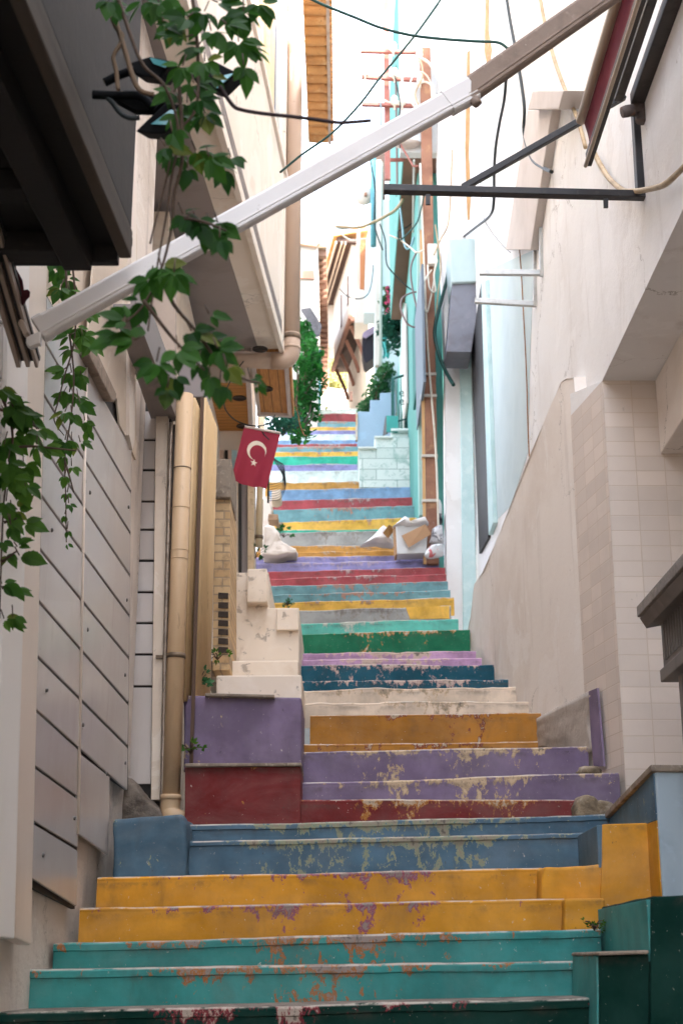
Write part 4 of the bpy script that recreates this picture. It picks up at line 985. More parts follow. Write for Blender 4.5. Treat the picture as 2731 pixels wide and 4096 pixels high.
# intersect the two circles for the horn tips
d = math.hypot(cxi - cxo, cyi - cyo); aa = (ro*ro - ri*ri + d*d) / (2*d); hh = math.sqrt(max(ro*ro - aa*aa, 0)); base = math.atan2(cyi - cyo, cxi - cxo)
th_o = math.atan2(hh, aa); th_i = math.atan2(hh, aa - d)
for k in range(N + 1):
    f = k / N
    ao = base + th_o + (2 * math.pi - 2 * th_o) * f; ai = base + th_i + (2 * math.pi - 2 * th_i) * f
    for p in (circ_pt((cxo, cyo), ro, ao), circ_pt((cxi, cyi), ri, ai)): vs.append(fpt(*uv_of(*p), .003))
mb.add(vs, [[2*k, 2*k+1, 2*k+3, 2*k+2] for k in range(N)]); mb.build('crescent', wcl, fl, recalc=False)
mb = MB(); st = []
for k in range(10):
    r_ = 15 if k % 2 == 0 else 6; a_ = -math.pi/2 + .18 + k * math.pi / 5; st.append((1015 + r_ * math.cos(a_), 1851 + r_ * math.sin(a_)))
sv = [fpt(*uv_of(1015, 1851), .003)] + [fpt(*uv_of(*p), .003) for p in st]
mb.add(sv, [[0, 1 + k, 1 + (k + 1) % 10] for k in range(10)]); mb.build('star', wcl, fl, recalc=False)
mb = MB(); mb.tube([TL + Vector((.008, 0, .004)), TR_ + Vector((0, 0, .004))], .012, 8); mb.build('pole', whtrim, fl)
# cables round the flag
cable('flag_cable', [P(1005,1412,13.1),P(955,1470,12.9),P(905,1560,12.6),P(898,1625,12.3),P(930,1672,12.0),P(980,1697,11.8),P(1035,1704,11.7),P(1080,1690,12.2),P(1100,1660,13.0)], .006, cable_dk, 'thin dark cable drooping over the top of the red flag')
cable('flag_cable', [P(1030,1703,11.72),P(1046,1722,11.62),P(1060,1742,11.58),P(1076,1758,11.55)], .005, cable_dk, 'short cable end dangling across the red flag')
cable('loose_wire', [P(1165,1470,13.6),P(1168,1560,14.2),P(1175,1600,14.3),P(1190,1650,14.4),P(1200,1700,14.4),P(1215,1738,14.4),P(1225,1742,14.3)], .006, cord_br, 'brown wire dangling from the wooden eaves in front of the ivy')
# bulging window grille
gr = thing('window_grille', 'black wrought iron window grille with bulging bars beside the flag', 'grille', P(1075, 2000, 15.4))
iron = surf('black_iron', '23272b', rough=.55, metal=.3)
for k in range(8):
    yo = 15.3 + k * .03
    pts = [(1076 + 6*k, 1815 + 5*k), (1106 + 4*k, 1858), (1129 + 1.6*k, 1898), (1128 + 2*k, 1922 + 4*k), (1104 + 2*k, 1934 + 9*k), (1074, 1940 + 9*k)]
    mb = MB(); mb.tube(smooth([P(x, y, yo) for x, y in pts], 4), .0035, 5); mb.build('bar', iron, gr, recalc=False)
mb = MB(); mb.tube([P(1074, 1825, 15.35), P(1073, 2012, 15.35)], .012, 6); mb.build('rail', iron, gr)
# bits of masonry under the grille
wm = surf('thick_whitewash', 'e6dcd2', [('c6b6a8', 5, .5, .7, .5)], bumps=((15, .6, .012),))
tag(rough_box('mound', wm, front(16.4, (1045,2215),(1050,2112),(1072,2098),(1100,2108),(1116,2138),(1132,2172),(1152,2186),(1186,2192),(1186,2212)), .8, bevel=.02, amp=.035), 'whitewashed masonry mound at the left end of the grey landing', 'masonry')
tag(rough_box('corner_post', wm, front(16.9, (1050,2105),(1050,1995),(1082,1995),(1086,2105)), .5, bevel=.01, amp=.012), 'whitewashed post foot beside the cream drainpipe', 'post')
bst = surf('brown_stone_block', 'a3876d', [('7d6450', 10, .45, .7, .6)], bumps=((25, .6, .008),))
tag(rough_box('stone_block', bst, front(16.6, (1072,2082),(1074,2054),(1112,2056),(1112,2080)), .25, bevel=.01, amp=.006), 'brown stone block at the end of the light yellow step', 'block')
tag(rough_box('stone_block', surf('pale_stone_block', 'd8c6b2', [('b39d88', 8, .5, .7, .5)]), front(17.3, (1066,2052),(1060,1985),(1080,1983),(1094,2050)), .25, bevel=.01, amp=.006), 'pale upright stone leaning by the window grille', 'block')
tag(rough_box('stone_block', surf('cream_stone_block', 'e3d3bf', [('bda995', 8, .5, .7, .5)]), front(17.6, (1085,2000),(1085,1962),(1122,1956),(1124,1995),(1105,2002)), .3, bevel=.02, amp=.01), 'cream boulder behind the bulging grille bars', 'block')
rock('stone', P(1120, 2105, 17.0), .05, .06, .05, 'small grey stone at the end of the mint green step', 31)
# ================================================================ the upper end of the alley
white_f = surf('far_whitewash', 'c9c2bb', [('b5aaa0', .8, .45, .7, .4), ('b8a898', 3, .66, .76, .3, (1, 1, .2))], bumps=((6, .2, .02),))
paleb = surf('pale_blue_wash', 'c6d3d6', [('aebfc4', .7, .45, .7, .4)], bumps=((8, .2, .01),))
teal_w = surf('teal_house_paint', '579890', [('3f7f79', .8, .4, .7, .5), ('7fb3ad', 2, .6, .72, .4)], bumps=((10, .25, .01),))
brown_s = surf('brown_soffit', '7d5f50', [('624a42', 1.2, .4, .7, .5)], bumps=((20, .2, .005),))
dk_wood = surf('dark_aged_wood', '43312b', [('2b201d', 4, .45, .7, .6, (1, 1, .3)), ('6b4f40', 9, .58, .72, .5)], bumps=((25, .4, .006),))
rust_w = surf('reddish_timber', '7d5a4e', [('654840', 4, .45, .7, .6)], bumps=((25, .3, .006),))
# ---- jettied timber house across the end
jh = thing('timber_house', 'white timber house with a jettied upper floor on brown brackets at the stair top', 'house', (.3, 29, 9.5))
JW = VWall((.21, 28.0), (-.178, 30.8)); zj = P(1405, 1275, 28.0).z; zt = P(1400, 975, 28.0).z
JL = VWall((.53, 28.0), (.14, 30.8))
mb = MB(); mb.prism([JW.at(28.0, zj), JW.at(30.8, zj), JW.at(30.8, zt), JW.at(28.0, zt)], JW.n * .25); mb.build('upper_wall', white_f, jh)
mb = MB(); mb.prism([Vector((JW.at(28.0, 0).x + .01, 28.0, zj)), Vector((2.5, 28.0, zj)), Vector((2.5, 28.0, zt)), Vector((JW.at(28.0, 0).x + .01, 28.0, zt))], (0, .2, 0)); mb.build('upper_wall', white_f, jh)
mb = MB(); mb.prism([JL.at(28.02, 8.0), JL.at(30.8, 8.0), JL.at(30.8, zj), JL.at(28.02, zj)], JL.n * .3); mb.prism([Vector((.55, 28.02, 8)), Vector((2.5, 28.02, 8)), Vector((2.5, 28.02, zj)), Vector((.55, 28.02, zj))], (0, .2, 0)); mb.build('lower_wall', white_f, jh)
mb = MB(); mb.prism([JW.at(27.98, zj - .02), JW.at(30.85, zj - .02), JL.at(30.85, zj - .02, .1), JL.at(27.98, zj - .02, .1)], (0, 0, .06)); mb.build('jetty_floor', dk_wood, jh)
mb = MB(); mb.bar(JW.at(27.95, zj + .02, -.02), JW.at(30.85, zj + .02, -.02), .08, .10); mb.build('sill_beam', rust_w, jh)
mb = MB(); mb.bar(JW.at(27.97, zj - .03, -.02), JL.at(27.97, zj - .03), .1, .1); mb.build('joist', rust_w, jh)
for Yk in (28.25, 29.0, 29.75, 30.6):
    a = JW.at(Yk, zj - .06, .03); b = JL.at(Yk, zj - .80, -.02); m_ = (a + b) / 2 + Vector((.05, 0, -.08))
    mb = MB(); pts = smooth([a, m_, b], 5)
    for p, q_ in zip(pts, pts[1:]): mb.bar(p, q_, .07, .07)
    mb.build('bracket', rust_w, jh)
mb = MB(); ez = zt - .02
mb.prism([JW.at(27.9, ez, -.32), JW.at(31.2, ez, -.32), JW.at(31.2, ez, .3), JW.at(27.9, ez, .3)], (0, 0, .10)); mb.build('eaves', dk_wood, jh)
mb = MB()
for off in (-.34, -.22, -.14): mb.bar(JW.at(27.9, ez - .02, off), JW.at(31.2, ez - .02, off), .03, .06)
mb.build('eaves_board', surf('pale_eaves_board', 'c9b8a8'), jh)
mb = MB(); mb.prism([JW.at(27.85, ez + .1, -.4), JW.at(31.3, ez + .1, -.4), JW.at(31.3, ez + .5, 1.2), JW.at(27.85, ez + .5, 1.2)], (0, 0, .08)); mb.build('roof', terra, jh)
slot = surf('window_shadow_brown', '5d463f')
for xa, ya, xb, yb in ((1388,1115,1383,1240),(1362,1190,1358,1325)):
    a = JW.hit(xa, ya, -.01); b = JW.hit(xb, yb, -.01)
    mb = MB(); mb.prism([Vector((a.x, a.y - .14, a.z)), Vector((a.x, a.y + .14, a.z)), Vector((a.x, a.y + .14, b.z)), Vector((a.x, a.y - .14, b.z))], JW.n * .03); mb.build('window', slot, jh)
mb = MB(); mb.prism(front(31.0, (1287,1210),(1336,1206),(1336,1400),(1290,1390)), (0, .5, 0)); mb.build('rear_wing', white_f, jh)
mb = MB(); mb.prism(front(27.97, (1398,1600),(1411,1600),(1411,1565),(1398,1565)), (0, .1, 0)); mb.build('vent', slot, jh)
# low wall and sunlit tree beyond
fw = surf('far_stone_wall', 'cfc0b4', [('a38d7d', 1.5, .5, .7, .6), ('8a6f5f', 5, .58, .7, .6)], bumps=((6, .6, .03),))
tag(rough_box('stone_wall', fw, front(33.0, (1250,1650),(1250,1556),(1330,1552),(1420,1560),(1420,1650)), .5, bevel=.02, amp=.03), 'pale crumbling low wall closing the top of the stairs', 'wall')

def leaf_mat(name, a, b, trans=.35):
    t = NT(name); at = t.n('ObjectInfo'); geo = t.n('NewGeometry')
    c = t.mix(t.ramp(t.noise(5.0, 3, .5), .35, .65), a, b)
    c = t.mix(t.math('MULTIPLY', geo.outputs['Random Per Island'], .6), c, tuple(x * .45 for x in srgb(a)[:3]))
    if trans >= .5: c = t.mix(t.math('MULTIPLY', t.ramp(geo.outputs['Random Per Island'], .93, .96), .5), c, '8a8a38')
    t.fin(c, .5, .2); tr = t.n('BsdfTranslucent'); t.l(t.mix(.5, c, b), tr.inputs[0])
    mx = t.n('MixShader'); mx.inputs[0].default_value = trans; t.l(t.b.outputs[0], mx.inputs[1]); t.l(tr.outputs[0], mx.inputs[2])
    t.l(mx.outputs[0], t.t.nodes['Material Output'].inputs[0]); return t.m
lf_ivy = leaf_mat('ivy_leaf', '174420', '3f8a3c'); lf_yel = leaf_mat('yellow_green_leaf', '9a9a55', 'b8b47a', .5); lf_dk = leaf_mat('dark_teal_leaf', '1f4f42', '35705a'); lf_bush = leaf_mat('bush_leaf', '2f5f3a', '4d7f50')
twig_m = surf('twig_bark', '5d4a3a', [('3d3026', 20, .45, .7, .6)])
def scatter_leaves(mb, c, rad, n, size, rnd, flat=.0):
    for _ in range(n):
        while True:
            d = Vector((rnd.uniform(-1, 1), rnd.uniform(-1, 1), rnd.uniform(-1, 1)))
            if d.length < 1: break
        p = Vector(c) + Vector((d.x * rad[0], d.y * rad[1], d.z * rad[2])); s = size * rnd.uniform(.4, 1.5)
        M = Matrix.Rotation(rnd.uniform(0, 6.28), 3, 'Z') @ Matrix.Rotation(rnd.uniform(-1.2, 1.2), 3, 'X')
        q = [(-.1, -.5, 0), (.35, -.15, .06), (.30, .25, .03), (0, .6, -.08), (-.30, .25, .03), (-.35, -.15, .06)]
        mb.add([p + M @ (Vector(v) * s) for v in q], [[0, 1, 2, 3], [0, 3, 4, 5]])
def bush(name, label, cat, base, blobs, size, mat, seed, group=None):
    rnd = random.Random(seed); t = thing(name, label, cat, base, group); mb = MB()
    for c, rad, n in blobs: scatter_leaves(mb, c, rad, n, size, rnd)
    mb.build('foliage', mat, t, recalc=False); mb = MB()
    for c, rad, n in blobs[::2]:
        b = Vector(base); c = Vector(c); mb.tube(smooth([b, (b + c) / 2 + Vector((rnd.uniform(-.1, .1), rnd.uniform(-.1, .1), .05)), c]), [.02 - .014 * k / 12 for k in range(13)], 5)
    mb.build('stem', twig_m, t, recalc=False); return t
bl_ = []
rr = random.Random(3)
for k in range(46):      # ivy hanging over the left side
    y = 1310 + 420 * (k / 45); xw = 1165 + 30 * math.sin(k) ; xr = 1215 + 70 * min(1, max(0, (y - 1290) / 180)) * (1 if y < 1560 else .92) - max(0, y - 1680) * .9
    x = rr.uniform(1168 if y > 1400 else 1190, xr); Yb = rr.uniform(18.4, 20.4)
    if rr.random() < .8 and not (y > 1640 and x > 1262): bl_.append((P(x, y, Yb), (.15 * rr.uniform(.5, 1.2), .25, .18 * rr.uniform(.5, 1.3)), int(70 * rr.uniform(.4, 1.3))))
bush('climbing_plant', 'dense green climbing plant hanging over the upper steps behind the drainpipe', 'plant', P(1190, 1735, 19.0), bl_, .075, lf_ivy, 4)
bl_ = [(P(1100 + 12 * k, 1690 + 12 * math.sin(k), 16.9 + .1 * k), (.14, .2, .14), 60) for k in range(7)]
bush('climbing_plant', 'low dark ivy trailing below the wooden eaves beside the steps', 'plant', P(1130, 1740, 17.4), bl_, .06, lf_dk, 5)
bl_ = [(P(rr.uniform(1288, 1375), rr.uniform(1390, 1545), rr.uniform(36, 39)), (.35, .6, .35), 70) for k in range(26)]
yt = bush('tree', 'sunlit yellow green tree beyond the low wall at the top', 'tree', P(1330, 1600, 37.5), bl_, .13, lf_yel, 6)
bl_ = [(P(x, y, 24.6 + .2 * (k % 3)), (.16, .22, .16), 90) for k, (x, y) in enumerate([(1470,1630),(1480,1600),(1490,1570),(1505,1545),(1520,1520),(1535,1500),(1500,1600),(1520,1570),(1545,1540),(1480,1640),(1460,1640),(1540,1490),(1550,1480),(1465,1660)])]
bush('bush', 'grey green bush growing over the stepped blue wall', 'bush', P(1500, 1660, 24.6), bl_, .075, lf_bush, 7)
bl_ = [(P(x, y, 22.4), (.16, .2, .14), 80) for x, y in [(1560,1280),(1575,1300),(1590,1300),(1600,1290),(1580,1330),(1585,1360),(1575,1385),(1560,1310),(1545,1300),(1540,1340)]]
bush('hanging_plant', 'dark trailing plant hanging under the brown soffit of the teal house', 'plant', P(1575, 1275, 22.4), bl_, .07, lf_dk, 8)
bl_ = [(P(x, y, 23.0), (.08, .1, .1), 40) for x, y in [(1549,1160),(1550,1190),(1546,1215),(1552,1240),(1545,1260),(1528,1210)]]
fp = bush('flowering_plant', 'climber with pink flowers high on the teal house', 'plant', P(1550, 1270, 23.0), bl_, .06, lf_bush, 9)
rnd = random.Random(2); pet_m = surf('pink_petal', 'd9608c')
for x, y in [(1551,1155),(1553,1182),(1549,1208),(1548,1245)]: mb = MB(); scatter_leaves(mb, P(x, y, 22.85), (.05, .05, .06), 16, .05, rnd); mb.build('flower', pet_m, fp, recalc=False)

# ---- left: white house, toothed cornice, dark little roof
wl_ = thing('far_white_house', 'white house with a toothed brick cornice behind the thick drainpipe', 'house', P(1250, 1300, 26))
mb = MB(); mb.prism(front(26.0, (1150,1400),(1150,962),(1266,978),(1270,1400)), (0, .6, 0)); mb.build('wall', white_f, wl_)
mb = MB(); mb.prism(front(25.9, (1150,965),(1150,932),(1275,925),(1278,968),(1266,985)), (0, .8, 0)); mb.build('cornice', surf('pinkish_cornice', 'd3b39c', [('b08b74', 3, .5, .7, .5)]), wl_)
mb = MB(); mb.prism(front(25.95, (1150,1110),(1150,1085),(1254,1082),(1256,1115)), (0, .1, 0)); mb.build('brick_band', surf('brick_band', 'b58c78'), wl_)
WLs = VWall((P(1272, 1100, 26).x, 26), (P(1290, 1300, 34).x, 34)); zc_ = P(1270, 985, 26).z
mb = MB(); mb.prism([WLs.at(26, 11), WLs.at(34, 11), WLs.at(34, zc_), WLs.at(26, zc_)], WLs.n * -.5); mb.build('wall', white_f, wl_)
tooth_m = surf('shaded_brick_tooth', '9c7766')  # darker brown than the brick band
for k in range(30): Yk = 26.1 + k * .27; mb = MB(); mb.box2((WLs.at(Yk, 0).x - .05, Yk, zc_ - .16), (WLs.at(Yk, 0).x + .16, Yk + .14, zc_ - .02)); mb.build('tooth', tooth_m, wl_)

mb = MB(); mb.prism([WLs.at(26, zc_ - .02, .17), WLs.at(34.2, zc_ - .02, .17), WLs.at(34.2, zc_ - .02, -.3), WLs.at(26, zc_ - .02, -.3)], (0, 0, .08)); mb.build('cornice', surf('cornice_board', 'e0c3a4'), wl_)
sr = thing('lean_to_roof', 'small dark tiled lean-to roof above the climbing plant', 'roof', P(1250, 1320, 21))
a, b, c, d_ = P(1205,1245,22.5), P(1240,1240,22.5), P(1285,1310,20.2), P(1278,1345,20.0); e_ = P(1262, 1350, 20.0)
mb = MB(); mb.prism([a, b, c, d_, e_, P(1225,1275,21.5)], (0, .12, .1)); mb.build('roof', surf('dark_roof_tile', '4c4646', [('2f2b2e', 8, .4, .65, .7)], bumps=((14, .8, .03),)), sr)
mb = MB(); mb.prism([P(1222,1300,21.6), P(1258,1340,20.2), P(1258,1420,20.2), P(1205,1420,21.6)], (-.3, .2, 0)); mb.build('wall', white_f, sr)
# thin poles and pipe by the ivy
for x0, mt, lb in ((1272, 'd9dedb', 'white thin pipe standing beside the climbing plant'), (1280, '4d8f90', 'teal thin pipe standing beside the climbing plant')):
    a = P(x0, 1400, 23.5); b = P(x0 + 2, 1640, 23.5); b.x = a.x; mb = MB(); mb.tube([a, b], .022, 8); tag(mb.build('pipe', surf('pipe_' + mt, mt)), lb, 'pipe')
# lattice tower and aerial against the sky
lt = thing('lattice_tower', 'hazy steel lattice tower far behind the cream house', 'tower', P(1232, 930, 80))
pale_st = surf('pale_steel', '9fb5b3', rough=.6)
mb = MB(); c0_ = [P(1210, 930, 80), P(1262, 930, 80), P(1262, 930, 80.7), P(1210, 930, 80.7)]; top_ = P(1236, 420, 80)
nl = 9
for i in range(4):
    mb.bar(c0_[i], c0_[i].lerp(top_, .9), .06, .06)
for k in range(nl):
    f0, f1 = k / nl * .9, (k + 1) / nl * .9
    for i in range(4):
        a, b = c0_[i].lerp(top_, f0), c0_[(i + 1) % 4].lerp(top_, f1); mb.bar(a, b, .035, .035)
        a, b = c0_[(i + 1) % 4].lerp(top_, f0), c0_[i].lerp(top_, f1); mb.bar(a, b, .035, .035)
mb.build('lattice', pale_st, lt)
ta = thing('television_aerial', 'thin television aerial standing on the timber house roof', 'aerial', P(1380, 960, 29))
mb = MB(); mb.tube([P(1381, 985, 29), P(1381, 868, 29)], .008, 5); mb.build('mast', pale_st, ta)
mb = MB(); mb.tube([P(1358, 873, 29), P(1420, 872, 29)], .006, 5)
for x in (1358, 1370, 1384, 1404, 1418): mb.tube([P(x, 866, 29), P(x, 880, 29)], .005, 5)
mb.tube([P(1356, 908, 29), P(1412, 906, 29)], .006, 5)
for x in (1356, 1404): mb.tube([P(x, 900, 29), P(x, 914, 29)], .005, 5)
mb.build('dipole', pale_st, ta)

# ---- right side houses of the upper alley
hb = thing('far_block_house', 'bright white house with a ragged wall top between the timber house and the teal house', 'house', P(1445, 1300, 26.5))
mb = MB(); mb.prism(front(26.5, (1418,1290),(1420,1158),(1432,1140),(1438,1158),(1452,1158),(1462,1168),(1472,1165),(1474,1290)), (0, .8, 0)); mb.build('wall', white_f, hb)
mb = MB(); mb.prism(front(27.0, (1424,1160),(1428,882),(1440,882),(1440,1160)), (0, .4, 0)); mb.build('chimney_wall', white_f, hb)
mb = MB(); mb.prism(front(26.8, (1440,1152),(1440,955),(1476,960),(1474,1165)), (0, .4, 0)); mb.build('timber_wall', surf('brown_timber_wall', 'a06b48', [('7d5038', 2, .45, .7, .5), ('c39a74', 5, .6, .74, .4)]), hb)
gb = thing('far_pale_house', 'pale blue rendered house front behind the teal house', 'house', P(1500, 1300, 25))
mb = MB(); mb.prism(front(25.0, (1455,1252),(1464,960),(1500,800),(1620,800),(1620,1650),(1497,1650),(1497,1252)), (0, .5, 0)); mb.build('wall', paleb, gb)
mb = MB(); mb.prism(front(24.9, (1500,1460),(1506,640),(1524,640),(1516,1460)), (0, .3, 0)); mb.build('corner_strip', white_f, gb)
mb = MB(); mb.prism(front(25.4, (1478,985),(1490,560),(1540,560),(1540,985)), (0, .3, 0)); mb.build('upper_wall', dk_wood, gb)
# teal house with bay
th = thing('teal_house', 'teal painted house with a bay on a brown soffit over the marble steps', 'house', (1.3, 20, 8))
zb_ = 11.78
mb = MB(); mb.box2((.81, 16.75, zb_), (2.4, 22.0, 15.6)); mb.build('bay', teal_w, th, bevel=.01)
mb = MB(); mb.box2((.825, 16.77, zb_ - .02), (1.75, 21.98, zb_ - .003)); mb.build('soffit', brown_s, th)
mb = MB(); mb.box2((.80, 18.4, 12.3), (.807, 18.9, 14.2)); mb.build('window', slot, th)
mb = MB(); mb.box2((1.02, 17.3, 5.0), (1.3, 27, zb_ - .03)); mb.box2((1.5, 22.05, 7.0), (1.8, 27, 17)); mb.build('facade_and_sun_block', teal_w, th)  # second box: hidden taller wall added to block the sun
XF = 1.01
def onF(px, py, off=0): return PX(px, py, XF + off)
def panel(name, mat, xa, xb, yt, yb, off=0, th_=.03, parent=th):
    A = PX(xa, 1500, XF + off); B = PX(xb, 1500, XF + off); z1_ = P(xa, yt, A.y).z; z0_ = P(xa, yb, A.y).z
    mb = MB(); mb.box2((XF + off, min(A.y, B.y), z0_), (XF + off + th_, max(A.y, B.y), z1_)); return mb.build(name, mat, parent)
panel('door', surf('pale_mint_door', 'b5d8d2', [('8fbdb6', 2, .45, .7, .4)]), 1597, 1615, 1330, 1720, -.02)
panel('door_panel', white_f, 1608, 1622, 1340, 1720, -.035)
panel('shutter', surf('dark_teal_shutter', '2a6d68'), 1650, 1664, 1330, 1640, -.03)
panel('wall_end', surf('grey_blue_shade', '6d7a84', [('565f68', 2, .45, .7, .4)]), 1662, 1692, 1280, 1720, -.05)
pc = thing('corner_pillar', 'pale green painted pillar beside the rusty pole', 'pillar', P(1700, 2060, 17.25))
mb = MB(); mb.prism(front(17.25, (1676,2060),(1668,1160),(1676,560),(1698,560),(1706,1160),(1716,1560),(1700,1640),(1698,2060)), (0, .2, 0)); mb.build('pillar', surf('pale_green_paint', '9fc0b8', [('7fa59f', 1.5, .45, .7, .5), ('c9dbd6', 4, .6, .72, .4)], bumps=((12, .3, .01),)), pc)
mb = MB(); mb.prism(front(17.2, (1700,2060),(1702,1700),(1725,1690),(1730,2060)), (0, .3, 0)); mb.build('pillar_base', surf('mottled_old_render', 'b3aaa0', [('8f8579', 4, .4, .65, .7), ('d8c9a8', 8, .55, .7, .6)], bumps=((14, .6, .01),)), pc)
# pale tall building behind
tb = thing('upper_bay', 'tall pale grey projecting bay high behind the electricity poles', 'bay', P(1700, 600, 16.6))
mb = MB(); mb.prism(front(16.6, (1600,610),(1590,-600),(1870,-600),(1870,610)), (0, .14, 0)); mb.build('front_wall', surf('light_grey_render', 'd3dadb', [('bcc6c9', .6, .45, .7, .4)]), tb)
# electricity poles
rust = surf('rusty_steel_pole', '9a705a', [('7a5444', 3, .42, .68, .7), ('b8926c', 5, .55, .72, .6), ('b3a0a0', 8, .64, .74, .5)], rough=.7, metal=.2, bumps=((30, .3, .005),))
pinkst = surf('faded_red_steel', 'a0675c', [('7f4c48', 3, .45, .7, .6), ('c49a88', 6, .58, .72, .4)], rough=.65, bumps=((30, .2, .004),))
ep = thing('electricity_pole', 'wide rusty steel pole rising from the steps beside the pale pillar', 'pole', P(1728, 2260, 16.45))
a = P(1730, 2260, 16.45); b = P(1707, 197, 16.45); b.x = a.x + .03
mb = MB(); mb.bar(a, b, .14, .09, (0, 1, 0)); mb.build('shaft', rust, ep, bevel=.012)
mb = MB(); mb.bar(a + Vector((-.095, -.03, 0)), a.lerp(b, .62) + Vector((-.085, -.03, 0)), .035, .035, (0, 1, 0)); mb.build('conduit', surf('orange_conduit', 'c9a070', [('ad8250', 4, .5, .7, .5)]), ep)
mb = MB(); mb.tube(smooth([a + Vector((.07, -.08, .1)), a.lerp(b, .2) + Vector((.05, -.09, 0)), a.lerp(b, .4) + Vector((-.03, -.09, 0)), a.lerp(b, .75) + Vector((-.09, -.09, 0))]), .014, 6); mb.build('earth_wire', cable_wh, ep)
pcl_m = surf('pale_clamp', 'c9c3b8')
for f in (.11, .19, .30, .34):
    p = a.lerp(b, f); mb = MB(); mb.box2((p.x - .12, p.y - .075, p.z - .015), (p.x + .075, p.y + .06, p.z + .015)); mb.build('clamp', pcl_m, ep)
mb = MB(); p = P(1728, 1020, 16.35); mb.box(p, .12, .08, .28); mb.build('junction_box', surf('white_plastic_box', 'ddd8cc', rough=.4), ep, bevel=.01)
sp_ = thing('electricity_pole', 'slender reddish pole carrying three crossarms with porcelain insulators', 'pole', P(1545, 700, 16.5))
mb = MB(); a = P(1550, 720, 16.5); b = P(1553, -300, 16.5); b.x = a.x; mb.bar(a, b, .07, .06, (0, 1, 0)); mb.build('shaft', pinkst, sp_)
mb = MB(); mb.bar(P(1519, 220, 16.4), P(1524, 560, 16.4), .022, .022, (0, 1, 0)); mb.build('strut', surf('grey_steel', '6f7f86'), sp_)
mb = MB(); mb.bar(P(1550, 640, 16.5), P(1612, 640, 16.8), .04, .04); mb.build('wall_bracket', pinkst, sp_)
porc = surf('porcelain', 'e8e2d4', [('c9b08a', 8, .55, .7, .4)], rough=.25, spec=.6)
ins = [(1572,188),(1676,212),(1460,282),(1577,293),(1680,315),(1577,402),(1608,402)]
for (x0, y0, x1, y1) in ((1441,205,1668,210),(1446,309,1668,320),(1447,418,1660,424)):
    mb = MB(); mb.bar(P(x0, y0, 16.42), P(x1, y1, 16.42), .05, .045); mb.build('crossarm', pinkst, sp_, bevel=.004)
for x, y in ins:
    c = P(x, y + 10, 16.38); mb = MB(); mb.lathe(c, [(0, .11), (.03, .10), (.045, .07), (.036, .05), (.05, .02), (.05, -.01), (.03, -.03), (.012, -.04), (.012, -.10), (0, -.10)], n=12); mb.build('insulator', porc, sp_)
# loops of cable
def far_cable(pix, Y, r, mat, label): return cable('overhead_cable', [P(x, y, Y) for x, y in pix], r, mat, label)
far_cable([(1600,240),(1622,225),(1665,228),(1712,250),(1750,310),(1768,365),(1765,400)], 16.25, .018, cable_wh, 'pale cable arching over the crossarms to the white wall')
far_cable([(1618,232),(1608,290),(1612,345),(1640,400),(1668,440)], 16.3, .016, cable_wh, 'pale cable loop hanging between the crossarms')
far_cable([(1660,340),(1700,328),(1730,350),(1738,400)], 16.25, .014, cable_wh, 'small pale cable arch by the lowest crossarm')
far_cable([(1690,540),(1698,640),(1690,690),(1665,720),(1640,745),(1590,830),(1540,865),(1490,890),(1430,910),(1340,905)], 18.0, .022, cable_be, 'thick beige cable swooping from the rusty pole across the teal house')
far_cable([(1596,800),(1608,900),(1615,970),(1628,996),(1645,980),(1655,950),(1668,960),(1690,990),(1705,1040)], 18.2, .016, surf('pale_blue_cable', '8fb5c0', rough=.5), 'pale blue cable hanging in a loop before the brown soffit')
far_cable([(1680,985),(1655,1030),(1642,1080),(1650,1160),(1668,1240),(1673,1290),(1655,1308),(1625,1290),(1604,1240),(1605,1200),(1625,1180),(1660,1168),(1690,1172)], 17.6, .013, surf('brownish_cable', '7d6a6a', rough=.5), 'long cable loop hanging in front of the brown soffit')
far_cable([(1518,895),(1540,960),(1545,1050),(1570,1090),(1620,1140),(1655,1165)], 18.6, .010, cable_dk, 'thin dark wire slanting to the cable loop')
far_cable([(1590,925),(1640,900),(1665,860),(1690,800)], 18.6, .008, cable_dk, 'faint wire crossing the upper brown soffit')
far_cable([(1710,1060),(1716,1150),(1740,1165),(1735,1100),(1748,1040)], 16.2, .012, cable_wh, 'white cable coiled under the junction box')
cable('wall_cable', [P(1792,1035,16.2),P(1790,1100,16.2),P(1765,1200,16.2),P(1742,1290,16.1),P(1738,1345,16.1),P(1752,1410,16.0),P(1775,1470,16.0),P(1795,1510,15.9),P(1813,1540,15.8)], .022, cable_gr, 'thick dark cable bundle ending in mid air beside the grey roller box', n=8)
far_cable([(1230,-10),(1300,22),(1420,70),(1520,110),(1640,140),(1760,155),(1900,165),(1990,170),(2030,195)], 9.0, .011, cable_gr, 'dark green cable sagging across the sky to the white wall')
far_cable([(1775,-20),(1660,140),(1520,310),(1440,415),(1330,530),(1205,620),(1120,690)], 9.4, .009, cable_gr, 'straight dark wire slanting down from the sky to the cream house')
far_cable([(1205,880),(1260,898),(1340,915),(1420,912),(1450,905)], 26, .012, cable_gr, 'thin sagging wire above the timber house')
far_cable([(1358,1155),(1390,1185),(1440,1195),(1475,1170),(1490,1100),(1492,1060)], 24.5, .010, cable_dk, 'thin wire hanging in a curve before the bright white house')
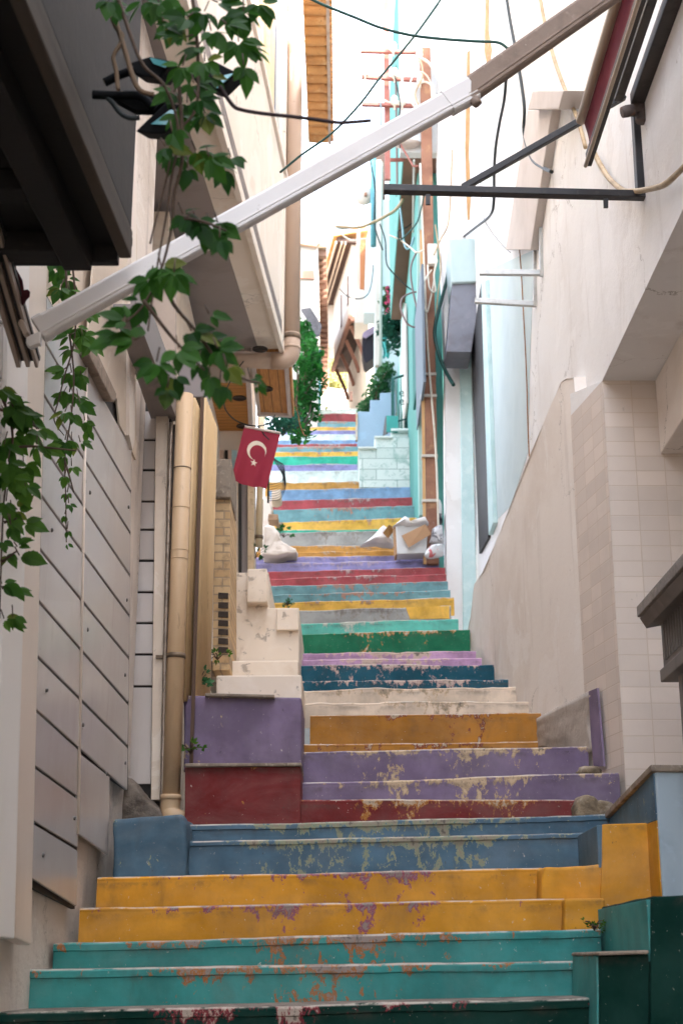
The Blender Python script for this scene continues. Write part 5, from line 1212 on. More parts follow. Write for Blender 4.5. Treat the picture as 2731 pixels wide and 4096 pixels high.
# teal pipes and meter at x about 1485
a = P(1492, 620, 22.5); b = P(1474, 985, 22.5); b.x = a.x - .01
tp = surf('teal_plastic_pipe', '5b9aa8', [('3f7684', 4, .45, .7, .5)], rough=.4)
mb = MB(); mb.tube([a, b], .05, 10); tag(mb.build('pipe', tp), 'thick teal pipe hanging beside the round white meter', 'pipe')
dsh = thing('satellite_dish', 'round white dish with a rusty centre beside the teal pipe', 'dish', P(1452, 790, 22.6))
mb = MB(); c = P(1455, 780, 22.6)
mb.lathe(c, [(.0, .05), (.09, .04), (.16, .0), (.175, -.04), (.165, -.045), (.15, -.01), (0, .02)], (-.25, -1, -.15), 20); mb.build('bowl', white_f, dsh)
mb = MB(); mb.box(c + Vector((.03, -.07, -.03)), .05, .04, .06); mb.build('feed', rust, dsh)
d2 = thing('satellite_dish', 'white dish hung upside down on top of the brown soffit', 'dish', P(1620, 570, 16.6))
mb = MB(); c = P(1622, 568, 16.6); mb.lathe(c, [(0, -.10), (.10, -.085), (.18, -.03), (.20, .02), (.19, .025), (.10, -.05), (0, -.06)], (.15, -.45, 1), 22); mb.build('bowl', white_f, d2)
mb = MB(); mb.bar(P(1590, 560, 16.5), P(1652, 665, 16.5), .02, .02); mb.bar(P(1652, 665, 16.5), P(1672, 664, 16.5), .02, .02); mb.build('arm', pinkst, d2)
# black far awning box
ab = thing('small_awning', 'small black awning with a purple grey top on the far white wall', 'awning', P(1475, 1400, 26))
mb = MB(); mb.prism(front(26.0, (1449,1345),(1462,1350),(1464,1452),(1455,1440),(1448,1400)), (0, .5, 0)); mb.prism(front(26.0, (1463,1352),(1502,1325),(1506,1422),(1464,1452)), (0, .5, 0)); mb.build('valance', surf('black_cloth', '1f1d27'), ab)
mb = MB(); mb.prism(front(25.95, (1448,1345),(1453,1330),(1500,1298),(1502,1326),(1463,1352)), (0, .5, 0)); mb.build('cover', surf('purple_grey_cloth', '8b7d94'), ab)
tcl = MB()
def fnC(a, b): p = P(1528 + 24 * a + 6 * math.sin(b * 9), 1280 + 150 * b, 22.8); p.y += .05 * math.sin(a * 9); return p
tcl.grid(fnC, 12, 20); tag(tcl.build('cloth', surf('teal_net_cloth', '58b8b4', [('2f8f90', 12, .4, .6, .7)]), recalc=False, solid=.006), 'teal netting cloth hanging beside the trailing plant', 'cloth')

# ---- blue stepped wall, marble block, railing, board
bw = thing('stepped_blue_wall', 'light blue stepped wall with an orange edge above the marble block', 'wall', P(1500, 1780, 23.6))
rough_box('wall', surf('light_blue_render', '94a9bd', [('7f97ae', 1.2, .42, .7, .5), ('9dbdd6', 3, .55, .72, .4)], bumps=((10, .3, .01), (40, .3, .004))), front(23.6, (1428,1790),(1429,1646),(1480,1646),(1480,1600),(1520,1600),(1520,1571),(1580,1571),(1580,1790)), .6, bw, bevel=.012, amp=.008)
mb = MB(); mb.prism(front(23.58, (1421,1760),(1423,1650),(1430,1650),(1430,1760)), (0, .1, 0)); mb.build('orange_edge', PT['ochre2'], bw)
mgreen = NT('veined_marble')
def mk_mg():
    t = mgreen; tc = t.n('TexCoord'); mp = t.n('Mapping'); mp.inputs['Rotation'].default_value = (R(90), 0, 0); t.l(tc.outputs['Object'], mp.inputs[0])
    br = t.n('TexBrick'); br.inputs['Scale'].default_value = 1; br.inputs['Brick Width'].default_value = .52; br.inputs['Row Height'].default_value = .17; br.inputs['Mortar Size'].default_value = .005; br.offset = .4
    for k, v in (('Color1', 'd8e0dc'), ('Color2', 'c3cfca'), ('Mortar', '7d9490')): br.inputs[k].default_value = srgb(v)
    t.l(mp.outputs[0], br.inputs['Vector'])
    c = t.mix(t.math('MULTIPLY', t.ramp(t.noise(4.5, 7, .65, 1.2), .5, .68), .75), br.outputs[0], '8fb0a8'); c = t.mix(t.math('MULTIPLY', t.ramp(t.noise(7, 6, .7, 2.5, seed=4), .57, .63), .5), c, '6f968e'); return t.fin(c, .35, .5)
mgreen = mk_mg()
mr = thing('marble_landing', 'veined white marble clad landing block beside the orange step', 'landing', P(1560, 1935, 20.6))
mb = MB(); mb.prism(front(20.6, (1438,1950),(1435,1790),(1500,1790),(1500,1748),(1682,1748),(1686,1950)), (0, 1.2, 0)); mb.build('block', mgreen, mr, bevel=.008)
mb = MB(); mb.prism(front(20.9, (1566,1770),(1566,1718),(1682,1720),(1682,1770)), (0, 1.0, 0)); mb.build('block', mgreen, mr, bevel=.006)
mb = MB(); mb.prism(front(20.55, (1432,1793),(1432,1786),(1506,1786),(1506,1793)), (0, 1, 0)); mb.prism(front(20.55, (1497,1750),(1497,1743),(1570,1743),(1570,1750)), (0, 1, 0)); mb.prism(front(20.8, (1563,1720),(1563,1713),(1684,1714),(1684,1721)), (0, 1, 0)); mb.build('slab_edge', surf('pale_marble', 'e3e6e2'), mr, bevel=.004)
rg = thing('railing', 'dark green iron railing with scrolls on the marble landing', 'railing', P(1572, 1715, 21.1))
giron = surf('dark_green_iron', '1f5550', rough=.5, metal=.2)
Yr = 21.1
mb = MB(); mb.bar(P(1571, 1716, Yr), P(1569, 1515, Yr), .05, .05, (0, 1, 0)); mb.build('post', giron, rg)
mb = MB(); mb.tube(smooth([P(1567, 1522, Yr), P(1576, 1513, Yr), P(1620, 1500, Yr), P(1684, 1480, Yr)]), .020, 8); mb.build('handrail', giron, rg)
mb = MB(); mb.tube([P(1573, 1690, Yr), P(1684, 1658, Yr)], .014, 6); mb.build('lower_rail', giron, rg)
for x in (1602, 1618, 1626): mb = MB(); mb.tube([P(x, 1505, Yr), P(x + 2, 1712, Yr)], .010 if x != 1626 else .018, 6); mb.build('bar', giron, rg)
def scroll(cx, cy, r, sgn, ph):
    return [P(cx + sgn * r * (1 - k / 22) * math.cos(ph + k * .42), cy + r * (1 - k / 22) * math.sin(ph + k * .42), Yr) for k in range(20)]
for cx, cy, r, sg, ph in ((1607,1572,14,1,0),(1607,1606,14,1,0),(1650,1560,20,-1,1.2),(1652,1602,18,1,2.2),(1640,1630,14,-1,0),(1648,1580,12,1,1)):
    mb = MB(); mb.tube(scroll(cx, cy, r, sg, ph), .009, 5); mb.build('scroll', giron, rg, recalc=False)
sgn_ = thing('folding_board', 'blank teal folding board standing on the marble landing', 'board', P(1560, 1740, 21.0))
mb = MB(); mb.prism([P(1545,1662,21.0),P(1592,1664,21.0),P(1590,1728,20.85),P(1545,1726,20.85)], (0, .04, 0)); mb.build('front_leaf', surf('teal_board', '3c958c', [('2f7d78', 3, .45, .7, .5)]), sgn_)
mb = MB(); mb.prism([P(1545,1662,21.04),P(1545,1735,20.95),P(1530,1742,21.5),P(1540,1668,21.15)], (.02, 0, 0)); mb.build('rear_leaf', seam_m, sgn_)

# ---- the rubbish by the right wall
card = surf('brown_cardboard', 'b08c6b', [('98755a', 5, .45, .7, .4)], rough=.9); card_d = surf('darker_cardboard', '8a683f', rough=.9)
wh_box = surf('white_board', 'd6d8d8', [('bcbec0', 3, .5, .7, .3)], rough=.5)
bx_ = thing('carton', 'white flat carton standing among the rubbish on the lilac step', 'box', P(1645, 2215, 16.3))
mb = MB(); mb.prism(front(16.3, (1589,2215),(1582,2104),(1640,2098),(1706,2110),(1708,2150),(1704,2212)), (0, .28, 0)); mb.build('body', wh_box, bx_, bevel=.01)
mb = MB(); mb.prism(front(16.36, (1580,2220),(1573,2110),(1583,2104),(1589,2217)), (0, .25, 0)); mb.build('side', card, bx_)
mb = MB(); mb.prism([P(1605,2143,16.25),P(1700,2096,16.18),P(1724,2136,16.18),P(1634,2191,16.22)], (0, .008, .002)); tag(mb.build('cardboard_sheet', card), 'flat brown cardboard sheet leaning against the white carton', 'cardboard')
mb = MB(); mb.prism([P(1531,2133,16.5),P(1556,2100,16.5),P(1574,2112,16.55),P(1570,2130,16.55),P(1552,2154,16.5)], (0, .01, .01)); tag(mb.build('cardboard_sheet', card_d), 'small dark cardboard flap beside the white cloth', 'cardboard')
def cloth_lump(name, pix, Y, depth, mat, label, cat, seed, wr=.03, group=None):
    """a crumpled bag or cloth: a closed blob whose outline follows pix, creased"""
    c = P(sum(p[0] for p in pix) / len(pix), sum(p[1] for p in pix) / len(pix), Y); pts = [P(x, y, Y) - c for x, y in pix]
    N = 48; ring = []
    tot = len(pts)
    for k in range(N):
        f = k / N * tot; i = int(f); ring.append(pts[i % tot].lerp(pts[(i + 1) % tot], f - i))
    mb = MB()
    def fn(a, b):
        k = int(round(a * N)) % N; ph = math.pi * b; s = math.sin(ph) ** .6 if 0 < b < 1 else 0
        p = c + ring[k] * s; p.y = c.y - depth * math.cos(ph)
        w_ = mnoise.noise(p * 9 + Vector((seed, 0, 0))) + .6 * abs(mnoise.noise(p * 20 + Vector((0, seed, 0))))
        return p + Vector((w_ * .4, -abs(w_), w_ * .5)) * wr * 1.5
    mb.grid(fn, N, 22); return tag(mb.build(name, mat, recalc=False), label, cat, group)
plast = surf('white_bag_plastic', 'dfe0e0', [('c3c9cc', 6, .5, .7, .4)], rough=.35, spec=.5, bumps=((30, .5, .01),)); clothw = surf('white_cotton', 'e3e0de', [('c9c3c0', 5, .5, .7, .3)], rough=.9, bumps=((18, .6, .012),))
blk = surf('black_bag_plastic', '1b2026', rough=.3, spec=.6, bumps=((30, .6, .012),)); mixb = surf('printed_bag_plastic', 'd3d3d6', [('56565f', 14, .52, .58, .8), ('c04a4a', 9, .66, .68, .8)], rough=.35, bumps=((30, .5, .01),)); redb = surf('red_print_bag_plastic', 'dcdee0', [('c8323c', 11, .60, .62, .8), ('b8bfc4', 6, .5, .7, .4)], rough=.35, bumps=((30, .5, .01),))
cloth_lump('cloth', [(1440,2188),(1480,2160),(1513,2125),(1530,2112),(1548,2118),(1560,2150),(1574,2165),(1572,2192),(1540,2186),(1500,2180)], 16.8, .16, clothw, 'white cloth trailing over the orange step beside the carton', 'cloth', 1)
cloth_lump('cloth', [(1570,2108),(1590,2092),(1612,2074),(1630,2078),(1642,2094),(1670,2082),(1700,2082),(1712,2100),(1680,2108),(1640,2112),(1620,2116),(1590,2106)], 16.35, .12, clothw, 'white cloth draped over the top of the carton', 'cloth', 5)
cloth_lump('rubbish_bag', [(1705,2008),(1716,2004),(1735,2007),(1757,2004),(1764,2030),(1766,2066),(1740,2072),(1712,2062),(1716,2035),(1728,2018)], 16.9, .12, plast, 'white knotted rubbish bag on top of the black bag', 'bag', 9, .02)
cloth_lump('rubbish_bag', [(1703,2090),(1716,2068),(1740,2060),(1764,2058),(1768,2096),(1745,2104),(1720,2112)], 16.6, .14, blk, 'black rubbish bag squeezed behind the cardboard sheet', 'bag', 12, .025)
cloth_lump('rubbish_bag', [(1722,2150),(1728,2118),(1745,2106),(1768,2102),(1772,2180),(1745,2180),(1716,2172)], 16.35, .13, mixb, 'clear printed rubbish bag below the black bag', 'bag', 15, .02)
cloth_lump('rubbish_bag', [(1695,2228),(1702,2205),(1722,2184),(1745,2182),(1772,2184),(1773,2222),(1745,2232),(1712,2236)], 16.15, .12, redb, 'lowest rubbish bag, white with red print', 'bag', 18, .02)

# the tangle of thin service wires between the poles and the houses
wr = random.Random(77)
for k, (pts, Yk, m, lab) in enumerate((
    ([(1445,215),(1380,235),(1300,215),(1210,160)], 16.4, cable_wh, 'pale service wire leaving the top crossarm for the cream house'),
    ([(1452,318),(1470,360),(1530,400),(1600,420)], 16.3, cable_wh, 'pale drooping wire between the middle and lowest crossarms'),
    ([(1577,300),(1590,360),(1600,420),(1590,520),(1600,590)], 16.2, cable_dk, 'dark wire hanging down from the middle insulators'),
    ([(1676,225),(1690,300),(1660,380),(1690,450),(1705,520)], 16.2, cable_be, 'kinked beige wire beside the rusty pole top'),
    ([(1640,330),(1655,300),(1690,290),(1720,330),(1725,420),(1700,500)], 16.2, cable_wh, 'second pale loop across the rusty pole'),
    ([(1700,760),(1680,850),(1660,900),(1600,960),(1590,925)], 16.3, cable_gr, 'dark wire swinging from the rusty pole before the brown soffit'),
    ([(1725,1080),(1700,1120),(1690,1180),(1705,1250),(1720,1200),(1735,1120)], 16.2, cable_wh, 'white wire loop under the junction box'),
    ([(1740,900),(1755,1000),(1762,1080),(1750,1180),(1742,1300)], 16.2, cable_be, 'beige wire running down beside the rusty pole'),
    ([(1690,1000),(1665,1010),(1640,990),(1600,960),(1555,940)], 16.3, cable_wh, 'thin white wire from the junction box to the teal house'),
    ([(1735,1020),(1760,960),(1790,900),(1800,800),(1808,600)], 16.1, cable_be, 'beige wire climbing the edge of the white wall'),
    ([(1330,905),(1400,960),(1460,955),(1500,975)], 24, cable_wh, 'slack pale wire above the timber house eaves'),
    ([(1480,640),(1500,760),(1498,900),(1530,1000)], 22, cable_dk, 'dark wire tangled round the teal pipe'))):
    cable('service_wire', [P(x, y, Yk + wr.uniform(-.05, .05)) for x, y in pts], .010 if Yk < 20 else .014, m, lab)
for x, y0, y1, lab in ((1655,640,930,'thin grey conduit on the brown soffit beside the rusty pole'), (1525,650,1460,'pale vertical conduit on the corner of the teal bay')):
    a = P(x, y0, 16.5 if x > 1600 else 22.2); b = P(x - 4, y1, 17.5 if x > 1600 else 22.2)
    mb = MB(); mb.tube([a, b], .014 if x > 1600 else .03, 6); tag(mb.build('conduit', surf('conduit_grey_%d' % x, 'b5bdb6')), lab, 'conduit')
# ================================================================ near things overhead: dark canopy, floodlights, awning arm, vines
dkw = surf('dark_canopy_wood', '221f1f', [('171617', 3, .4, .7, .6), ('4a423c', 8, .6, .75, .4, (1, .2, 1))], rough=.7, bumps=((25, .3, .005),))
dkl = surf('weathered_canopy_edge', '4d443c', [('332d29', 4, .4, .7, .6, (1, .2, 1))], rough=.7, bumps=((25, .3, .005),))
cp = thing('canopy', 'dark wooden canopy overhead on the metal clad house', 'canopy', (-1.25, 4.0, 4.0))
ZC = P(525, 985, 4.7).z
def cz(px, py, dz=0): return PZ(px, py, ZC + dz)
e0 = cz(530, 985); e1 = cz(150, 40)
dr = (e1 - e0); dr.z = 0; dr.normalize()            # runs back over the camera's left shoulder
far = e0.copy()
near = far + dr * 5
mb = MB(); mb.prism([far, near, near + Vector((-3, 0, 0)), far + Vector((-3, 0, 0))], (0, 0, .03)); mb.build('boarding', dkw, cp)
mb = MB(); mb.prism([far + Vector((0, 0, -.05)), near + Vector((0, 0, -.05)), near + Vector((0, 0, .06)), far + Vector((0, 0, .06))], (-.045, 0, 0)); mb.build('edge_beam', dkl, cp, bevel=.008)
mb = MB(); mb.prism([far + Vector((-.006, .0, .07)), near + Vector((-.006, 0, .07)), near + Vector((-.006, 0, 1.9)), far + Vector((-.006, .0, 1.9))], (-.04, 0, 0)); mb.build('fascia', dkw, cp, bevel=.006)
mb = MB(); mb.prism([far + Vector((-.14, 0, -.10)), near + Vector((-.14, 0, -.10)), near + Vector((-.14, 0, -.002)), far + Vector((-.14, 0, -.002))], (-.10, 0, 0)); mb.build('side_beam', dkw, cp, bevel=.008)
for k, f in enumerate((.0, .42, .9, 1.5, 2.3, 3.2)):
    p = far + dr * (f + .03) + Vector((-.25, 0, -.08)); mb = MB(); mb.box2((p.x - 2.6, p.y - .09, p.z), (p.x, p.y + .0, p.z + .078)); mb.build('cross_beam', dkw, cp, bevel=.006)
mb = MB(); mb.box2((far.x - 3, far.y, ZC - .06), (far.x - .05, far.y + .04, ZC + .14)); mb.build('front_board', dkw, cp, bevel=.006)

# floodlights on the canopy edge
black_p = surf('black_lamp_body', '07080a', [('101317', 6, .45, .7, .5)], rough=.75, spec=.12)
lens = surf('floodlight_glass', '5fa8b0', [('2d5f6c', 6, .45, .65, .7), ('b0dade', 4, .6, .72, .6)], rough=.08, spec=.8, bumps=())
def floodlight(base, quad, glass, arm, label):
    t = thing('floodlight', label, 'floodlight', base)
    mb = MB(); mb.prism(quad, (.02, .12, .05)); mb.build('body', black_p, t, bevel=.008)
    c = sum(quad, Vector()) / len(quad)
    mb = MB(); mb.prism(glass, (.003, .004, .002)); mb.build('glass', lens, t)
    mb = MB(); mb.tube(smooth(arm), .014, 8); mb.build('arm', black_p, t); return t
yf = 3.9
floodlight(P(480, 400, yf), [P(540,525,yf),P(660,410,yf),P(740,420,yf),P(724,455,yf),P(654,535,yf),P(560,530,yf)], [P(604,497,yf-.006),P(680,440,yf-.006),P(724,437,yf-.006),P(705,470,yf-.006),P(668,498,yf-.006)],
           [P(372,378,yf),P(460,382,yf),P(560,385,yf),P(610,430,yf)], 'black floodlight with teal glass on a bracket under the canopy edge')
mb = MB(); mb.prism(front(yf + .02, (450,378),(670,378),(620,440),(540,438),(470,400)), (0, .03, 0)); fo = mb.build('bracket', black_p, None); fo.parent = bpy.data.objects['floodlight']; fo.matrix_parent_inverse = Matrix.Translation(fo.parent.location).inverted()
floodlight(P(560, 260, yf + .1), [P(520,250,yf+.1),P(600,225,yf+.1),P(690,245,yf+.1),P(640,312,yf+.1),P(540,300,yf+.1)], [P(598,230,yf+.09),P(672,247,yf+.09),P(660,270,yf+.09),P(615,255,yf+.09)],
           [P(420,330,yf+.1),P(480,300,yf+.1),P(540,280,yf+.1)], 'black floodlight half hidden by the vine nearer the top')
floodlight(P(860, 300, yf + .2), [P(755,270,yf+.2),P(850,240,yf+.2),P(948,290,yf+.2),P(870,365,yf+.2),P(780,330,yf+.2)], [P(900,300,yf+.19),P(935,292,yf+.19),P(868,352,yf+.19),P(850,340,yf+.19)],
           [P(650,300,yf+.2),P(700,290,yf+.2),P(760,285,yf+.2)], 'black floodlight head pointing at the cream wall behind the leaves')
cable('lamp_cable', [P(420,380,yf),P(450,410,yf),P(480,450,yf),P(520,472,yf),P(560,470,yf)], .008, cable_dk, 'short black lamp cable curving below the floodlight bracket')

# awning arm that crosses the alley
YA = 5.1
white_al = surf('white_coated_aluminium', 'e3dfdd', [('cfc8c4', 3, .45, .75, .4), ('e0dcda', 6, .55, .72, .4), ('8f7d6c', 26, .68, .74, .5)], rough=.38, spec=.5, bumps=((80, .06, .001),))
dirty_al = surf('dusty_brown_aluminium', '8d7b6e', [('75655a', 12, .45, .7, .6), ('b3a294', 30, .6, .74, .5), ('e6ded6', 22, .72, .735, .9)], rough=.75, bumps=((120, .3, .002),))
aa_ = thing('folding_awning', 'long white folding awning arm crossing the alley to a maroon stained front rail', 'awning arm', P(110, 1330, YA))
La = P(112, 1342, 4.95); El = P(1858, 372, YA); Ri = P(2600, -147, YA)
def profile_bar(name, mat, a, b, hh, par, dd=.05):
    d = (b - a).normalized(); up = Vector((0, 0, 1)); up = (up - d * up.dot(d)).normalized(); n = d.cross(up)
    if n.y > 0: n = -n                                # towards the camera
    # cross-section (height, towards camera): flat face with two raised ribs low down
    pr = [(-.5, -.5), (-.5, .25), (-.44, .42), (-.36, .44), (-.345, .40), (-.30, .40), (-.285, .48), (-.22, .48), (-.205, .44), (.36, .5), (.40, .46), (.47, .40), (.5, .2), (.5, -.5)]
    mb = MB(); k = len(pr); vs = [p_ + up * (h * hh) + n * (w_ * dd) for p_ in (a, b) for h, w_ in pr]
    mb.add(vs, [[i, (i + 1) % k, k + (i + 1) % k, k + i] for i in range(k)] + [list(range(k))[::-1], list(range(k, 2 * k))]); return mb.build(name, mat, par)
HH = 100 / FPX * YA / .9
profile_bar('forearm', white_al, La.lerp(El, .03), La.lerp(El, .985), HH * .93, aa_)
profile_bar('elbow', white_al, La.lerp(El, .955), La.lerp(El, 1.02), HH * 1.06, aa_, .056)
profile_bar('upper_arm', dirty_al, El, Ri, HH * 1.0, aa_, .052)
c = P(1900, 405, YA - .01); mb = MB(); mb.lathe(c, [(0, -.02), (.018, -.02), (.021, -.01), (.021, .012), (0, .012)], (El - La).normalized().cross(Vector((0, 1, 0))), 14); mb.build('elbow_pin', dirty_al, aa_)
profile_bar('end_cap', white_al, La.lerp(El, .022), La.lerp(El, .04), HH * 1.02, aa_, .056)
mb = MB(); mb.prism(front(4.92, (105,1345),(165,1322),(162,1375),(150,1372),(120,1388),(104,1375)), (0, .035, 0)); mb.build('knuckle', white_al, aa_, bevel=.006)
mb = MB(); mb.prism(front(4.90, (70,1290),(82,1274),(96,1280),(118,1335),(95,1340)), (0, .03, 0)); mb.build('bracket', surf('scuffed_fitting', 'b8a79a', [('54463c', 16, .5, .66, .8)], rough=.5, metal=.3), aa_, bevel=.005)
# front rail
Ra = P(116, 1452, 5.2); Rd = (P(-60, 850, 4.45) - Ra)
Rd.z = (P(0, 1045, 5.1).z - Ra.z) * .0 + Rd.z
def railp(w_, h_, ox, oz, nm, mat):
    mb = MB(); o_ = Vector((ox, 0, oz)); mb.bar(Ra + o_, Ra + Rd + o_, w_, h_); return mb.build(nm, mat, aa_, bevel=.003)
rail_al = surf('taupe_rail', '9c8b7e', [('85756a', 4, .45, .7, .5)], rough=.45, spec=.5)
railp(.018, .05, -.036, 0, 'front_rail', rail_al); railp(.016, .045, .0, 0, 'front_rail', rail_al); railp(.012, .05, .034, 0, 'front_rail', rail_al)
railp(.09, .02, .0, .016, 'rail_web', surf('dark_rail_slot', '3c3a3a', rough=.5))
# torn strip of fabric left in the rail
torn = surf('torn_maroon_cloth', '4a1f26', [('38161c', 8, .45, .7, .6)], rough=.95, bumps=((120, .4, .002),))
pix = [(8,1020),(55,1018),(62,1050),(66,1075),(78,1095),(90,1118),(94,1140),(96,1160),(112,1158),(121,1166),(119,1185),(106,1198),(100,1212),(88,1220),(86,1238),(70,1180)]
mb = MB(); mb.prism([P(x, y, 4.72 + .0008 * (y - 1020)) for x, y in pix], (0, .006, 0)); mb.build('torn_cloth', torn, aa_)

# ---------------------------------------------------------------- vines
lf_vine = leaf_mat('creeper_leaf', '2c5a22', '557f2c', .5); lf_vine_dk = leaf_mat('dark_creeper_leaf', '20481d', '3f6f25', .5)
stem_m = surf('vine_stem', '4f3f33', [('33281f', 30, .45, .7, .6)]); stem_pale = surf('pale_vine_stem', '6d5a48', [('6d5a48', 20, .45, .7, .6)])
def leaflet(mb, p, dirv, nrm, L, rnd):
    """serrated pointed leaflet with a folded midrib"""
    d = dirv.normalized(); n = (nrm - d * nrm.dot(d)).normalized(); s = d.cross(n)
    prof = [(0, .02), (.10, .16), (.20, .27), (.24, .25), (.36, .34), (.40, .315), (.52, .33), (.56, .295), (.68, .25), (.72, .215), (.84, .12), (.88, .09), (1.0, 0)]
    W = rnd.uniform(.7, 1.0); cup = rnd.uniform(.10, .28); droop = rnd.uniform(.0, .25)
    mid = [p + d * (L * a) - n * (droop * L * a * a) for a, _ in prof]
    l_ = [m + s * (w_ * L * W) + n * (cup * w_ * L) for m, (a, w_) in zip(mid, prof)]
    r_ = [m - s * (w_ * L * W) + n * (cup * w_ * L) for m, (a, w_) in zip(mid, prof)]
    k = len(prof); vs = mid + l_ + r_; fs = []
    for i in range(k - 1):
        fs.append([i, i + 1, k + i + 1, k + i]); fs.append([i + 1, i, 2 * k + i, 2 * k + i + 1])
    mb.add(vs, fs)
def leaf_cluster(mb, st, c, aim, L, rnd, n=5, spread=1.0):
    """palmate leaf: leaflets fanned from one petiole end"""
    aim = aim.normalized(); nrm = Vector((rnd.uniform(-.4, .4), -1, rnd.uniform(.2, .9))).normalized(); s = aim.cross(nrm).normalized()
    for k in range(n):
        a = (k - (n - 1) / 2) * .62 * spread; d = (aim * math.cos(a) + s * math.sin(a)) + Vector((rnd.uniform(-.15, .15), rnd.uniform(-.2, .2), rnd.uniform(-.15, .15)))
        leaflet(mb, c + d * .01, d, nrm + Vector((rnd.uniform(-.5, .5), 0, rnd.uniform(-.4, .4))), L * (1 - .3 * abs(k - (n - 1) / 2) / max(1, (n - 1) / 2)) * rnd.uniform(.85, 1.1), rnd)
def vine(label, Y, stems, leaves, seed, mat, dY=.12, smat=stem_m, rad=.006, szk=1.12):
    """stems: lists of (px,py[,Y]); leaves: (px,py,size_px,angle_deg,count)"""
    rnd = random.Random(seed); first = stems[0][0]
    t = thing('vine', label, 'vine', P(first[0], first[1], Y)); sm = MB(); lm = MB()
    for s in stems:
        pts = smooth([P(q[0], q[1], q[2] if len(q) > 2 else Y) for q in s], 5); n = len(pts); sm.tube(pts, [rad * (1 - .6 * k / n) for k in range(n)], 6)
    for L in leaves:
        if seed == 11 and L[1] > 1000 and rnd.random() < .28: continue
        px, py, sz, an, cnt = L[:5]; yy = (L[5] if len(L) > 5 else Y) + rnd.uniform(-dY, dY)
        c = P(px, py, yy); m = sz * szk / FPX * yy; a = math.radians(an)
        aim = Vector((math.cos(a), rnd.uniform(-.35, .35), -math.sin(a)))
        leaf_cluster(lm, sm, c, aim, m, rnd, cnt)
        sm.tube([c, c - aim * m * .25 + Vector((0, .02, .03))], .0025, 4)
    sm.build('stem', smat, t, recalc=False); lm.build('foliage', mat, t, recalc=False); return t
D = 1.7417   # display px -> photo px
def dp_(lst): return [(x * D, y * D) + tuple(r) for x, y, *r in lst]
big = dp_([(250,0,110,60,5),(270,20,90,100,3),(330,0,120,80,5),(365,5,120,60,5),(395,15,110,90,5),(400,60,100,110,5),(375,50,90,70,3),(530,30,110,60,5),(500,5,130,-20,5),(560,25,120,80,5),(595,5,110,70,5),(470,25,120,120,5),(430,40,120,150,5),(485,70,100,60,5),(520,55,110,20,3),(548,95,140,80,5),(575,110,110,35,3),(560,150,130,75,3),(455,105,110,140,5),(425,85,120,190,5),(470,140,100,80,5),(420,150,110,110,5),(445,190,110,60,5),(480,175,90,30,5),
    (400,210,110,130,5),(430,235,120,80,5),(455,225,100,40,5),(415,265,110,100,5),(470,260,110,70,5),(395,300,100,60,3),(380,335,110,30,5),(405,355,100,100,5),(450,345,110,40,5),(480,360,120,60,5),(510,385,110,70,5),(530,360,90,50,3),(430,385,90,90,3),
    (420,490,110,40,5),(450,510,120,60,5),(480,520,120,70,5),(500,510,110,50,3),(430,500,90,140,3),(505,545,100,80,3),
    (335,585,100,20,5),(370,610,130,60,5),(400,625,120,90,5),(420,650,110,70,5),(345,640,120,100,5),(325,690,110,110,5),(290,735,110,190,5),(275,775,120,160,5),(310,780,120,200,5),(340,775,130,90,5),(380,790,130,80,5),(410,800,120,60,5),(360,830,120,100,5),(440,760,110,30,5),(470,780,110,60,5),(500,800,110,40,5),(400,860,110,100,5),(480,720,80,20,3),(460,830,100,80,3),(480,860,100,90,3),(505,880,110,90,3),(520,840,90,50,3),(385,890,90,90,3),(575,865,60,30,3),(590,880,50,60,3)])
big_st = [[(x * D, y * D) for x, y in s] for s in (
    [(270,-10),(300,80),(330,150),(380,200),(410,300),(392,420),(385,480),(360,620),(340,760)],
    [(440,-20),(450,60),(455,150),(450,250),(405,310),(385,400),(360,500),(345,560)],
    [(410,180),(420,350),(400,450),(395,520),(370,620),(330,700),(290,740)],
    [(360,620),(400,700),(450,760),(510,840),(560,870),(600,880)], [(420,500),(470,510),(520,530)], [(330,690),(400,780),(470,850)])]
vine('vine of big dark leaves hanging in front of the cream overhang and the awning arm', 3.7, big_st, big, 11, lf_vine_dk, .16)
# bare twig reaching to the right
vt = cable('twig', [P(880,345,3.75),P(930,420,3.75),P(970,440,3.75),P(1060,455,3.75),P(1200,470,3.75),P(1330,488,3.75),P(1385,490,3.75),P(1484,482,3.75)], .006, surf('dark_twig', '33272a'), 'bare dark twig reaching out over the alley', 'twig')
cable('twig', [P(430,20,3.85),P(465,110,3.85),P(490,140,3.85),P(480,180,3.85),P(455,225,3.85),P(465,280,3.85),P(474,360,3.85)], .007, stem_pale, 'pale woody vine stem along the canopy edge', 'twig')
cable('twig', [P(450,40,3.85),P(500,200,3.85),P(530,300,3.85),P(560,360,3.85),P(615,378,3.85)], .008, stem_pale, 'thicker woody vine stem running to the floodlight', 'twig')
mid = dp_([(120,590,70,100,5),(145,600,70,60,5),(130,620,80,90,5),(155,640,75,70,5),(140,660,80,110,5),(160,665,75,60,3),(150,690,60,90,3),(205,720,60,50,3),(175,750,70,80,5),(160,770,80,200,5),(190,770,80,60,5),(165,800,70,120,5),(205,790,75,60,5),
    (148,848,70,170,3),(150,862,75,200,3),(165,855,80,60,5),(185,860,70,80,3),(160,900,75,100,5),(145,905,60,130,3),(180,910,65,50,3),(185,925,70,40,3),(150,945,75,110,5),(165,950,60,60,3),(195,965,60,60,3),(200,985,55,80,2),(150,1010,70,100,5),(165,1010,55,70,3),(185,1015,50,30,3),(148,1045,60,100,3),(165,1070,50,60,3),(150,1090,45,90,3),(155,1130,40,100,3),(158,1155,40,60,3),(150,1180,35,100,2),(155,1215,35,80,2),(153,1245,28,60,2)])
